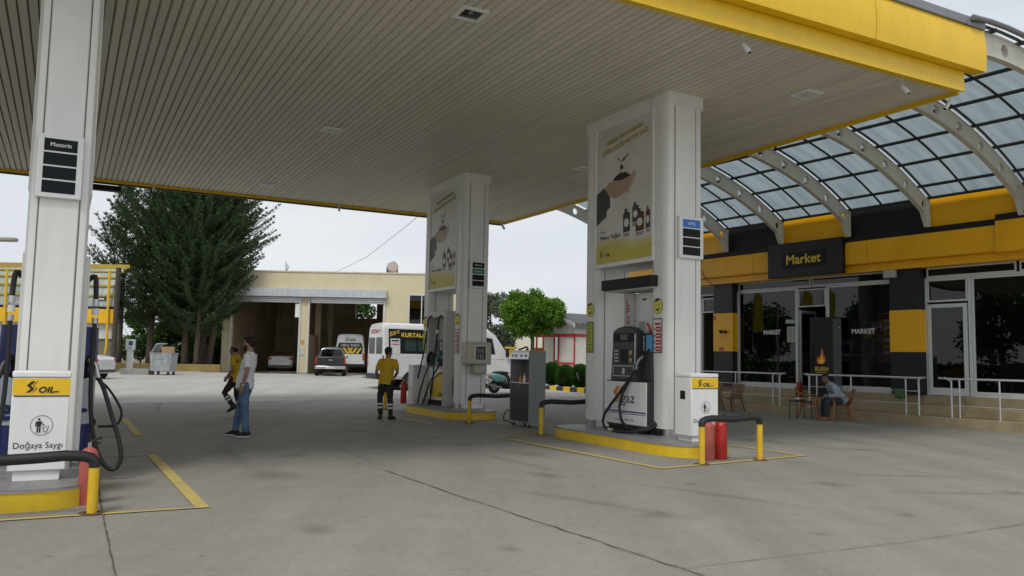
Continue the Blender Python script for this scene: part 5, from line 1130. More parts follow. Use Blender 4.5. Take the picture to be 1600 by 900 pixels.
# painted kerb blocks
dv = Vector((1.33, -2.14)).normalized()
kb = thing('painted_kerb', 'kerb painted in yellow and black blocks in front of the clipped shrubs', 'kerb', (1.0, 37.6, gz(37.6)), math.atan2(dv.y, dv.x))
for i in range(22):
    MB().box(i * .5, i * .5 + .492, -.09, .09, -.1, .15, YEL if i % 2 else mat('kerb_black', (.04, .04, .042), .7)).build('kerb_block', kb, .02)
struct_bed = MB(); struct_bed.add([(*( (Vector((1.0, 37.6)) + dv * a + Vector((-dv.y, dv.x)) * c).to_tuple()), .28) for a, c in ((0, .1), (11, .1), (11, 2.2), (0, 2.2))], [(0, 1, 2, 3)], EARTH); struct(struct_bed.build('planting_bed', smooth=False))
# yellow posts / wall ends near the olive tree
for x, lb in ((-.05, 'short yellow post above the minibus cab'), (1.55, 'short yellow post right of the round tree trunk')):
    o = MB().box(-.24, .24, -.15, .15, 0, 1.75, YELB).box(-.3, .3, -.2, .2, 1.753, 1.84, YELB).build('yellow_post', None, .02); tag(o, lb, 'post', 'short yellow posts at the back', loc=(x, 47, .33))
o = MB().box(-2.2, 3, -.1, .1, 0, 1.15, mat('grey_wall', (.36, .35, .33), .8, var=.1)).build('low_wall', None, .02); tag(o, 'low grey wall behind the round tree trunk', 'wall', loc=(.2, 47.4, .33))

# white gabled stand with red trimmed plastic walls
t = thing('gabled_stand', 'white gabled stand with grey roof and red trimmed plastic curtains', 'building', (2.4, 44.9, .33), R_(-55))
WC = mat('white_corrugated', (.66, .66, .64), .5, streak=.05); GR = mat('grey_felt_roof', (.10, .10, .105), .8, var=.2)
MB().ext([(-1.7, 2.55), (1.7, 2.55), (1.7, 3.05), (0, 3.62), (-1.7, 3.05)], (0, 0, 0), X, Z, (0, 5, 0), WC).build('gable_wall', t, fixn=True)
b = MB()
for i in range(22): b.box(-1.6 + i * .15, -1.59 + i * .15, -.012, -.001, 2.56, 3.6 - abs(-1.6 + i * .15) * .35, LGREY)
b.build('corrugation', t)
for s in (-1, 1): MB().ext([(0, 3.66), (s * 2.05, 2.98), (s * 2.05, 3.04), (0, 3.74)], (0, -.35, 0), X, Z, (0, 5.6, 0), GR).build('roof', t, fixn=True)
b = MB()
for s in (-1, 1): b.ext([(0, 3.60), (s * 2.1, 2.88), (s * 2.1, 3.06), (0, 3.78)], (0, -.42, 0), X, Z, (0, .06, 0), ALU)
b.build('barge_board', t, fixn=True)
b = MB()
for i in range(14): b.disc((-.2 + i * .4, 2.97), .19, .17, (2.06, 0, 0), Y, Z, GR, .004, 14)
b.build('scalloped_valance', t, smooth=False)
RT = mat('red_plastic', (.50, .03, .035), .5); CP = mat('cloudy_plastic', (.60, .57, .53), .35, var=.2, scale=1)
b = MB(); b.box(-1.72, 1.72, -.05, .02, 2.40, 2.56, RT); b.box(1.66, 1.74, .02, 5, 2.40, 2.56, RT)
for x in (-1.7, -1.1, -.1, .25, 1.62): b.box(x, x + .09, -.045, .01, 0, 2.397, RT)
b.box(.35, 1.6, -.045, .01, .95, 1.05, RT); b.box(.35, 1.6, -.045, .01, 0, .45, RT); b.build('red_trim', t)
b = MB(); b.poly(rect(.25, .0, 1.66, 2.4), (0, .015, 0), X, Z, CP, 0); b.poly(rect(-1.0, .0, -.1, 2.4), (0, .016, 0), X, Z, CP, 0); b.poly(rect(0, 0, 5, 2.4), (1.70, 0, 0), Y, Z, CP, 0); b.build('plastic_curtain', t, smooth=False)
MB().box(-1.6, 1.6, 2.5, 2.6, 0, 2.4, LGREY).build('inner_wall', t)

# ------------------------------------------------------------------ vehicles
PWH = mat('white_car_paint', (.66, .67, .67), .25, coat=.6, var=.03); PSI = mat('silver_car_paint', (.38, .39, .40), .3, metal=.5, coat=.5); PDK = mat('dark_car_paint', (.014, .016, .02), .3, coat=.6)
TYRE = mat('tyre', (.018, .018, .018), .8); RIM = mat('rim', (.35, .35, .36), .35, metal=.8); LRED = mat('tail_light', (.38, .01, .015), .2, coat=.8); PLATE = mat('number_plate', (.6, .6, .6), .4)
def shell(stn, paint):
    """stn: (y, w, zb, zbelt, zroof, cabin)"""
    secs = []
    for (y, w, zb, zd, zr, cab) in stn:
        if cab: h = [(0, zb), (w * .9, zb), (w, zb + .2), (w * 1.01, (zb + zd) / 2 + .05), (w * .95, zd), (w * .74, zr - .06), (w * .5, zr), (0, zr + .02)]
        else: h = [(0, zb), (w * .88, zb), (w * .98, zb + .2), (w, (zb + zd) / 2 + .05), (w * .94, zd - .06), (w * .82, zd), (w * .5, zd + .02), (0, zd + .03)]
        secs.append([(x, y, z) for x, z in h] + [(-x, y, z) for x, z in reversed(h[1:-1])])
    b = MB(); g_ = MB(); n = 14
    for i in range(len(secs) - 1):
        c0, c1 = stn[i][5], stn[i + 1][5]
        for j in range(n):
            q = [secs[i][j], secs[i][(j + 1) % n], secs[i + 1][(j + 1) % n], secs[i + 1][j]]
            side = j in (4, 9); top = j in (5, 6, 7, 8)
            isg = (side and c0 and c1 and c0 != 2) or (top and (c0 > 0) != (c1 > 0))
            (g_ if isg else b).add(q, [(0, 1, 2, 3)], GLV if isg else paint)
    b.add(secs[0], [list(range(n))], paint); b.add(secs[-1], [list(range(n - 1, -1, -1))], paint)
    return b, g_
def wheels(t, xs, ys, r, w=.2):
    for x in xs:
        for y in ys:
            sg = 1 if x > 0 else -1
            o = MB().lathe([(r * .62, -w / 2), (r * .95, -w / 2), (r, -w * .35), (r, w * .35), (r * .95, w / 2), (r * .62, w / 2)], TYRE, n=24).build('wheel', t); o.location = (x, y, r); o.rotation_euler = (0, math.pi / 2, 0)
            q = MB().lathe([(0, .0), (r * .18, .02), (r * .2, -.01), (r * .55, .01), (r * .64, .03), (r * .64, -.1)], RIM, n=20).build('rim', o); q.location = (0, 0, sg * w * .42); 
            if sg < 0: q.rotation_euler = (math.pi, 0, 0)
def arches(t, x, ys, r):
    for s in (-1, 1):
        for y in ys: MB().disc((y, r * .95), r * 1.2, r * 1.2, (s * x, 0, 0), Y, Z, BLK, .003 * s, 20).build('wheel_arch', t, smooth=False)
def sedan(label, loc, rz, L=4.6):
    t = thing('parked_car', label, 'car', loc, rz); h = L / 2
    st = [(-h, .70, .35, .85, 1, 0), (-h + .08, .82, .25, .98, 1, 0), (-h + .5, .88, .22, 1.06, 1, 0), (-h + .75, .89, .2, 1.05, 1.08, 0), (-h + 1.35, .89, .2, 1.0, 1.42, 1), (-h + 2.0, .89, .2, .96, 1.46, 1), (-h + 2.5, .89, .2, .94, 1.43, 1),
          (-h + 3.25, .89, .2, .92, 1.0, 0), (h - .5, .87, .22, .85, 1, 0), (h - .1, .8, .28, .7, 1, 0), (h, .65, .35, .6, 1, 0)]
    b, g_ = shell(st, PWH); b.build('body', t, angle=50); g_.build('window', t)
    arches(t, .885, (-h + .85, h - .85), .32); wheels(t, (-.80, .80), (-h + .85, h - .85), .32)
    for s in (-1, 1):
        b = MB(); b.add([(s * .60, -h - .02, .80), (s * .84, -h + .12, .80), (s * .885, -h + .42, .93), (s * .86, -h + .20, .95), (s * .60, -h + .03, .92)], [(0, 1, 2, 3, 4)], LRED); o = b.build('tail_light', t, smooth=False); m_ = o.modifiers.new('s', 'SOLIDIFY'); m_.thickness = .06; m_.offset = 0
    MB().box(-.26, .26, -h - .015, -h + .03, .66, .78, PLATE).build('number_plate', t); MB().box(-.72, .72, -h - .02, -h + .1, .30, .42, DARK).build('lower_bumper', t, .02)
    return t
sedan('white saloon car inside the left bay of the ochre garage, seen from behind', (-16.5, 60.3, .36), R_(10))
sedan('white saloon car cut off by the pump at the left, only its tail showing', (-20.75, 38.3, .25), R_(82))
# pickup
t = thing('pickup_truck', 'dark double cab pickup with silver cab parked outside the garage', 'pickup', (-10.45, 48.6, .36), R_(10)); t.scale = (.94, .94, .94)
st = [(-.75, .84, .45, 1.12, 1.6, 2), (-.70, .86, .42, 1.12, 1.68, 1), (-.2, .86, .4, 1.10, 1.74, 1), (.6, .86, .4, 1.08, 1.72, 1), (1.35, .86, .4, 1.06, 1.14, 0), (2.3, .84, .4, .98, 1, 0), (2.55, .7, .5, .85, 1, 0)]
b, g_ = shell(st, mat('graphite_paint', (.12, .125, .13), .3, metal=.3, coat=.6)); b.build('cab', t, angle=50); g_.build('window', t)
b = MB(); b.poly([(-.66, 1.16), (.66, 1.16), (.55, 1.60), (-.55, 1.60)], (0, -.755, 0), X, Z, GLV, 0); b.build('rear_window', t, smooth=False)
b = MB(); b.box(-.86, -.80, -2.5, -.76, .55, 1.14, PDK).box(.80, .86, -2.5, -.76, .55, 1.14, PDK).box(-.8, .8, -2.4, -.76, .55, .62, PDK); b.build('load_bed', t, .02)
MB().box(-.795, .795, -2.54, -2.47, .60, 1.12, PDK).build('tailgate', t, .02); MB().box(-.88, .88, -2.68, -2.545, .42, .60, mat('chrome', (.6, .6, .6), .2, metal=1)).build('rear_bumper', t, .02)
for s in (-1, 1): MB().box(s * .84 - .05, s * .84 + .05, -2.56, -2.505, .72, 1.08, LRED).build('tail_light', t, .01)
MB().box(-.26, .26, -2.70, -2.683, .45, .56, PLATE).build('number_plate', t); MB().box(-.10, .10, -2.555, -2.543, .92, .98, STEEL).build('handle', t)
MB().box(-.95, -.86, .55, .70, 1.05, 1.2, PDK).box(.86, .95, .55, .70, 1.05, 1.2, PDK).build('mirror', t, .02)
arches(t, .875, (-1.7, 1.6), .36); wheels(t, (-.78, .78), (-1.7, 1.6), .37, .24)
# vans
def van_shell(L, W, H, paint=PWH):
    w = W / 2; h = L / 2
    def sec(y, wr, zr, zb=.38, lean=.12):
        f = max(.3, min(1, (zr - .6) / 2)); p = [(0, zb), (wr * .94, zb), (wr, zb + .12), (wr, zb + (zr - zb) * .35), (wr - .01, zb + (zr - zb) * .45), (wr - lean * f, zr - .22 * f), (wr - lean * f - .05, zr - .09 * f), (wr - .32 * f, zr - .01), (0, zr + .02)]
        return [(x, y, z) for x, z in p] + [(-x, y, z) for x, z in reversed(p[1:-1])]
    S = [sec(-h, w - .06, H - .12), sec(-h + .05, w - .01, H - .04), sec(-h + .3, w, H), sec(h - 2.2, w, H), sec(h - 1.75, w, H - .06), sec(h - 1.35, w, H - .35), sec(h - .75, w, 1.52), sec(h - .55, w, 1.36), sec(h - .12, w - .08, 1.12), sec(h, w - .2, .95, .45)]
    b = MB(); n = 16
    for i in range(len(S) - 1):
        for j in range(n): b.add([S[i][j], S[i][(j + 1) % n], S[i + 1][(j + 1) % n], S[i + 1][j]], [(0, 1, 2, 3)], paint)
    b.add(S[0], [list(range(n))], paint); b.add(S[-1], [list(range(n - 1, -1, -1))], paint); return b
def van_common(t, L, W, H, r=.35):
    h = L / 2; w = W / 2; arches(t, w + .001, (-h + 1.25, h - 1.05), r); wheels(t, (-w + .09, w - .09), (-h + 1.25, h - 1.05), r)
    MB().box(-w + .03, w - .03, -h - .07, -h + .1, .36, .60, DARK if H > 2.68 else BLK).build('rear_bumper', t, .03)
    for s in (-1, 1): MB().box(s * (w - .09) - .06, s * (w - .09) + .06, -h - .012, -h + .05, .85, 1.35, LRED).build('tail_light', t, .01)
    b = MB(); b.add([(-w + .22, h - 1.33, H - .36 + .012), (w - .22, h - 1.33, H - .36 + .012), (w - .14, h - .78, 1.57), (-w + .14, h - .78, 1.57)], [(0, 1, 2, 3)], GLV); b.build('windscreen', t, smooth=False)
    for s in (-1, 1): MB().box(s * (w + .12) - .07, s * (w + .12) + .07, h - .95, h - .82, 1.38, 1.75, BLK).build('mirror', t, .03)
WB = mat('black_window_film', (.012, .013, .015), .12); GOLDL = mat('gold_lettering', (.62, .42, .06), .5)
# white school van in the right bay, seen from behind
t = thing('parked_van', 'white school service van inside the right bay of the ochre garage', 'van', (-11.35, 59.6, .36), R_(7)); L, W, H = 5.6, 2.0, 2.65; h = L / 2
bd = van_shell(L, W, H).build('body', t, angle=40); van_common(t, L, W, H)
O = (0, -h - .006, 0); b = MB(); b.poly([(-.82, 1.28), (.82, 1.28), (.86, 1.75), (.76, 2.05), (-.76, 2.05), (-.86, 1.75)], O, X, Z, WB, .004)
b.build('rear_window', t, smooth=False); b = MB()
for sg in (-1, 1):
    for k in range(3): b.poly([(sg * (.80 - k * .30), 1.70), (sg * (.66 - k * .30), 1.70), (sg * (.40 - k * .30 + .0), 1.32), (sg * (.54 - k * .30), 1.32)], O, X, Z, YEL, .007)
b.text('OKUL TAŞITI', .22, (0, -h - .006, 1.80), X, Z, TXTW, .009, width=1.2, align='CENTER'); b.text('Eren', .36, (0, -h - .006, 2.15), X, Z, TXTK, .006, bold=.004, shear=.4, width=.72, align='CENTER')
b.poly(rect(-.01, .6, .01, 2.1), O, X, Z, GREYP, .003); b.build('print', bd, smooth=False); MB().box(-.5, .0, -h - .10, -h - .073, .60, .72, PLATE).build('number_plate', t)
# minibus behind the worker
t = thing('minibus', 'white high roofed minibus with black window band and gold KURTALAN lettering', 'minibus', (-2.80, 36.45, gz(36.3)), R_(-61)); L, W, H = 6.6, 2.0, 2.72; h = L / 2
bd = van_shell(L, W, H).build('body', t, angle=40); van_common(t, L, W, H, .34)
# right side plane: between z 1.43 (x=.99) and z 2.5 (x=.88)
V_ = Vector((-.11, 0, 1.07)).normalized(); O = (.994, -h, 1.40)      # u along +y from the rear, v up the side
def sq(b, u0, u1, v0, v1, m, d=.004): return b.poly(rect(u0, v0, u1, v1), O, Y, V_, m, d)
b = MB(); sq(b, .22, 4.35, .04, 1.06, WB, .005); b.build('window_band', bd, smooth=False)
b = MB()
for u0, u1 in ((.95, 1.45), (1.52, 2.05), (2.2, 2.9), (3.0, 3.7)): sq(b, u0, u1, .14, .58, mat('tinted_pane', (.03, .05, .055), .08), .012)
for u0, u1 in ((.92, 1.47), (1.50, 2.07)): sq(b, u0, u1, .60, .615, DARK, .014)
b.build('side_window', bd, smooth=False)
b = MB(); b.text('KURTALAN', .24, Vector(O) + Vector(Y) * .78 + V_ * .74, Y, V_, GOLDL, .010, bold=.012, width=1.25)
b.build('lettering', bd, smooth=False); b = MB(); b.text('Siirt', .26, Vector(O) + Vector(Y) * .26 + V_ * .74, (Vector(Y) + V_ * .35).normalized(), V_, GOLDL, .010, bold=.006, width=.45)
b.build('lettering', bd, smooth=False); b = MB(); sq(b, .30, .72, .02, .66, mat('white_poster', (.58, .58, .56), .6), .008); b.poly(rect(.34, .54, .68, .60), O, Y, V_, NAVY, .010); b.poly(rect(.34, .40, .68, .44), O, Y, V_, REDP, .010); b.build('window_poster', bd, smooth=False)
# rear face
O2 = (0, -h - .006, 0); b = MB(); b.poly(rect(-.80, 1.42, -.08, 2.10), O2, X, Z, WB, .003); b.poly(rect(.08, 1.42, .80, 2.10), O2, X, Z, WB, .003); b.build('rear_window', bd, smooth=False)
b = MB(); b.text('SİİRT', .2, (0, -h - .008, 2.28), X, Z, REDP, .004, width=1.2, align='CENTER', bold=.006); b.build('rear_lettering', bd, smooth=False); b = MB(); b.text('56', .22, (.45, -h - .008, .98), X, Z, TXTK, .004, bold=.01, width=.26); b.build('rear_lettering', bd, smooth=False)
# cab door window, sill stripe
b = MB(); b.poly([(4.50, .10), (4.50, .86), (5.05, .78), (5.18, .10)], (.994, -h, 1.40), Y, V_, WB, .006); b.build('cab_window', bd, smooth=False)
b = MB(); b.box(.96, 1.03, -h + 1.7, h - 1.5, .62, .70, LGREY); b.box(1.0, 1.16, -h + 1.9, h - 1.6, .30, .34, STEEL); b.build('side_step', t, .01); MB().tube([(.99, -h + .2, 1.30), (.995, 0, 1.30), (.99, h - 1.0, 1.30)], .012, LGREY, 6).build('side_moulding', bd)
MB().box(-.7, .7, -h - .3, -h - .08, .40, .44, DARK).build('rear_step', t, .005)
# scooter
t = thing('scooter', 'turquoise scooter with red tail light parked in front of the minibus', 'scooter', (-.15, 33.2, gz(33.2)), R_(-62))
TUR = mat('turquoise_paint', (.20, .50, .50), .25, coat=.6)
for y in (-.55, .65): 
    o = MB().lathe([(.13, -.05), (.22, -.055), (.25, -.03), (.25, .03), (.22, .055), (.13, .05)], TYRE, n=22).lathe([(0, -.05), (.14, -.04), (.14, .04), (0, .05)], RIM, n=16).build('wheel', t); o.location = (0, y, .25); o.rotation_euler = (0, math.pi / 2, 0)
MB().ell((0, -.42, .62), (.19, .36, .20), TUR, M=Matrix.Rotation(R_(-12), 3, 'X')).build('tail_body', t)
MB().tube([(0, -.45, .36), (0, .0, .28), (0, .35, .30)], [.15, .13, .12], BLK, 10).build('chassis', t)
MB().ell((0, -.28, .80), (.16, .40, .07), BLK).build('seat', t); MB().ell((0, -.76, .64), (.12, .06, .06), LRED).build('tail_light', t); MB().box(-.09, .09, -.86, -.845, .36, .50, PLATE).build('number_plate', t)
MB().ext([(.28, .30), (.42, .30), (.62, 1.0), (.52, 1.05)], (-.18, 0, 0), Y, Z, (.36, 0, 0), TUR).build('leg_shield', t, .03, fixn=True); MB().tube([(0, .65, .3), (0, .52, 1.0)], .04, STEEL).tube([(-.34, .44, 1.05), (0, .5, 1.05), (.34, .44, 1.05)], .025, BLK).build('handlebar', t)
MB().tube([(.16, -.30, .24), (.18, -.55, .28), (.18, -.78, .34)], [.03, .055, .05], mat('chrome', (.6, .6, .6), .2, metal=1), 10).build('exhaust', t); MB().box(-.12, .12, -.05, .32, .26, .30, BLK).build('footboard', t, .01)
MB().tube([(.2, -.7, .66), (.2, -.9, .72), (-.2, -.9, .72), (-.2, -.7, .66)], .012, STEEL, 6).build('grab_rail', t); MB().ell((0, .66, .38), (.09, .26, .14), TUR).build('front_mudguard', t)

# flags and trees off to the left that show only as reflections in the shop windows
for i, (x, y) in enumerate(((-10, 45), (-11.5, 41.5), (-12.6, 40.2))):
    t = thing('feather_flag', ['yellow feather flag mirrored leftmost in the market window', 'yellow feather flag mirrored in the middle of the market window', 'yellow feather flag mirrored rightmost in the market window'][i], 'flag', SW(x, y, .2), TS, 'yellow feather flags mirrored in the shop glass')
    MB().tube([(0, 0, 0), (.05, 0, 4), (.15, 0, 7.2)], [.05, .035, .015], GREYP, 8).build('pole', t)
    b = MB(); b.ext([(.05, 3.9), (.10, 6.9), (.4, 7.2), (.95, 6.8), (1.0, 3.9)], (0, 0, 0), (0, -1, 0), Z, (.02, 0, 0), mat('flag_yellow', (.62, .50, .03), .7, var=.1)); 
    for k in range(3): b.text('S', .8, (-.004, -.3, 4.1 + k * .9), (0, 1, 0), Z, TXTK, .006, width=.4)
    b.build('flag', t, fixn=False)
for i, (x, y, h) in enumerate(((-14, 36, 4.0), (-17, 29, 4.6), (-18, 22, 3.4), (-16, 49, 4.4))):
    x_, y_, _ = SW(x, y)
    broad_tree('plane_tree', ['broad tree left of the forecourt', 'tall broad tree left of the forecourt', 'smaller broad tree left of the forecourt', 'broad tree beyond the left edge'][i] + ' mirrored in the shop windows', 'tree', (x_, y_, 0), h, (3, 3, 2.8), 60 + i, 6000, LF_MID, .3, 30, 'broad trees left of the forecourt', .2)

hd_ = MB(); rnd = random.Random(77)  # out-of-view hedge, added to block bright ground reflected in the shop glass
for q in range(16000):
    x = rnd.uniform(-.55, .55); y = rnd.uniform(-15, 15); z = rnd.uniform(.05, 1.55); f = rnd.random()
    if f < .4: x = rnd.choice((-.55, .55)) + rnd.gauss(0, .05)
    elif f < .6: z = 1.5 + rnd.gauss(0, .06)
    quad(hd_, Vector((x, y, z)), Vector((rnd.gauss(0, 1), rnd.gauss(0, 1), rnd.gauss(.3, 1))).normalized(), Vector((rnd.gauss(0, 1), rnd.gauss(0, 1), 1)), rnd.uniform(.14, .26), .07, LF_HDG)
tag(hd_.build('hedge', None, smooth=False), 'unseen hedge added left of the forecourt to darken the shop window reflections', 'hedge', loc=SW(-4.6, 27, 0), rz=TS)
# ------------------------------------------------------------------ people
SKIN = mat('skin', (.36, .20, .13), .55, var=.08, scale=14); HAIR = mat('dark_hair', (.012, .009, .008), .7, var=.3, scale=40); LIP = mat('lips', (.28, .10, .08), .5); EYE = mat('eye_dark', (.02, .015, .012), .3)
BEARD = mat('short_beard', (.03, .02, .016), .8, var=.3, scale=60)
def etube(b, path, rx, ry, side, m, n=18):
    P = [Vector(p) for p in path]; S = Vector(side).normalized(); vs = []
    for i, p in enumerate(P):
        t = (P[min(i + 1, len(P) - 1)] - P[max(i - 1, 0)]).normalized(); a = (S - t * S.dot(t)).normalized(); c = a.cross(t).normalized()
        for k in range(n): q = 2 * math.pi * k / n; vs.append(p + a * math.cos(q) * rx[i] + c * math.sin(q) * ry[i])
    fs = [(i * n + k, i * n + (k + 1) % n, (i + 1) * n + (k + 1) % n, (i + 1) * n + k) for i in range(len(P) - 1) for k in range(n)]
    fs += [list(range(n - 1, -1, -1)), list(range((len(P) - 1) * n, len(P) * n))]
    return b.add(vs, fs, m)
def remesh(b, name, parent, vox, it, m, sharp=False):
    me = b.mesh('tmp'); bm = bmesh.new(); bm.from_mesh(me); bmesh.ops.remove_doubles(bm, verts=bm.verts, dist=1e-5); bmesh.ops.recalc_face_normals(bm, faces=bm.faces); bm.to_mesh(me); bm.free()
    o = bpy.data.objects.new('tmp', me); COL.objects.link(o)
    r = o.modifiers.new('r', 'REMESH'); r.mode = 'VOXEL'; r.voxel_size = vox; s = o.modifiers.new('s', 'SMOOTH'); s.factor = .5; s.iterations = it
    dg = bpy.context.evaluated_depsgraph_get(); nm = bpy.data.meshes.new_from_object(o.evaluated_get(dg)); nm.name = name
    bpy.data.objects.remove(o); nm.materials.clear(); nm.materials.append(m); nm.polygons.foreach_set('use_smooth', [True] * len(nm.polygons)); nm.polygons.foreach_set('material_index', [0] * len(nm.polygons))
    q = bpy.data.objects.new(name, nm); COL.objects.link(q); q.parent = parent; return q
def hand(b, w, d, up, thumb, m, curl=.5, s=1.):
    w = Vector(w); d = Vector(d).normalized(); up = Vector(up); up = (up - d * up.dot(d)).normalized(); sd = d.cross(up) * thumb     # up: back of hand, sd: towards the thumb
    etube(b, [w - d * .01, w + d * .03 * s, w + d * .085 * s], [.026 * s, .036 * s, .040 * s], [.018 * s, .016 * s, .013 * s], sd, m, 12)
    for i, (o, l) in enumerate(((.030, .070), (.010, .078), (-.011, .073), (-.031, .058))):
        p = w + d * .08 * s + sd * o * s; pts = [p]; dd = d.copy(); L_ = l * s
        for j in range(3):
            dd = (dd - up * curl * (.35 + .25 * j) + sd * o * .5).normalized(); p = p + dd * L_ * (.42, .33, .25)[j]; pts.append(p)
        b.tube(pts, [.0095 * s, .009 * s, .0082 * s, .0068 * s], m, 8)
    p = w + d * .025 * s + sd * .028 * s; pts = [p]; dd = (d * .7 + sd * .8 - up * .2).normalized()
    for j in range(2): pts.append(pts[-1] + dd * (.038, .03)[j] * s); dd = (dd + d * .6 - up * curl * .3).normalized()
    b.tube(pts, [.0125 * s, .011 * s, .0085 * s], m, 8)
def head(parent, hc, fwd, up, tone, hair='short', beard=False, bald=False):
    """returns shapes of the head for the body remesh plus separate hair"""
    f = Vector(fwd).normalized(); u = Vector(up); u = (u - f * u.dot(f)).normalized(); s = f.cross(u)
    Mx = Matrix((s, f, u)).transposed(); c = Vector(hc); P = lambda x, y, z: c + Mx @ Vector((x, y, z))
    b = MB()
    b.ell(P(0, -.012, .02), (.077, .096, .098), tone, 20, 14, Mx); b.ell(P(0, .018, -.035), (.062, .070, .075), tone, 18, 12, Mx); b.ell(P(0, .050, -.088), (.034, .030, .026), tone, 14, 10, Mx)
    b.tube([P(0, .080, .012), P(0, .100, -.018), P(0, .106, -.034)], [.010, .013, .015], tone, 10); b.ell(P(0, .094, -.038), (.019, .013, .010), tone, 10, 8, Mx)
    for q in (-1, 1):
        b.ell(P(q * .078, -.005, -.012), (.010, .020, .032), tone, 10, 8, Mx); b.ell(P(q * .028, .072, .030), (.024, .014, .009), tone, 10, 8, Mx); b.ell(P(q * .045, .060, -.020), (.020, .020, .018), tone, 10, 8, Mx)
    b.ell(P(0, .083, -.062), (.026, .010, .011), tone, 12, 8, Mx)
    fe = MB()
    for q in (-1, 1):
        fe.ell(P(q * .030, .0775, .012), (.011, .006, .0045), mat('eye_white', (.35, .32, .30)), 10, 8, Mx); fe.ell(P(q * .030, .0815, .012), (.0055, .003, .0045), EYE, 8, 6, Mx); fe.ell(P(q * .031, .088, .033), (.019, .006, .0045), HAIR, 10, 6, Mx)
    fe.ell(P(0, .0925, -.062), (.022, .004, .006), LIP, 10, 6, Mx)
    h = MB()
    if bald:
        h.ell(P(0, -.035, .005), (.081, .080, .080), HAIR, 18, 12, Mx)
        for q in (-1, 1): h.ell(P(q * .066, -.01, .03), (.016, .045, .045), HAIR, 10, 8, Mx)
    else:
        h.ell(P(0, -.024, .040), (.083, .096, .094), HAIR, 20, 14, Mx); h.ell(P(0, .035, .092), (.060, .050, .034), HAIR, 14, 10, Mx); h.ell(P(0, -.062, -.005), (.066, .045, .060), HAIR, 14, 10, Mx)
        for q in (-1, 1): h.ell(P(q * .070, .008, .030), (.013, .022, .035), HAIR, 8, 8, Mx)
    bd = None
    if beard:
        bd = MB(); bd.ell(P(0, .034, -.072), (.058, .058, .050), BEARD, 16, 10, Mx); bd.ell(P(0, .060, -.098), (.036, .030, .026), BEARD, 12, 8, Mx)
        for q in (-1, 1): bd.ell(P(q * .060, .022, -.045), (.014, .028, .045), BEARD, 8, 8, Mx)
        bd.ell(P(0, .088, -.050), (.026, .009, .006), BEARD, 10, 6, Mx)
    return b, fe, h, bd, P
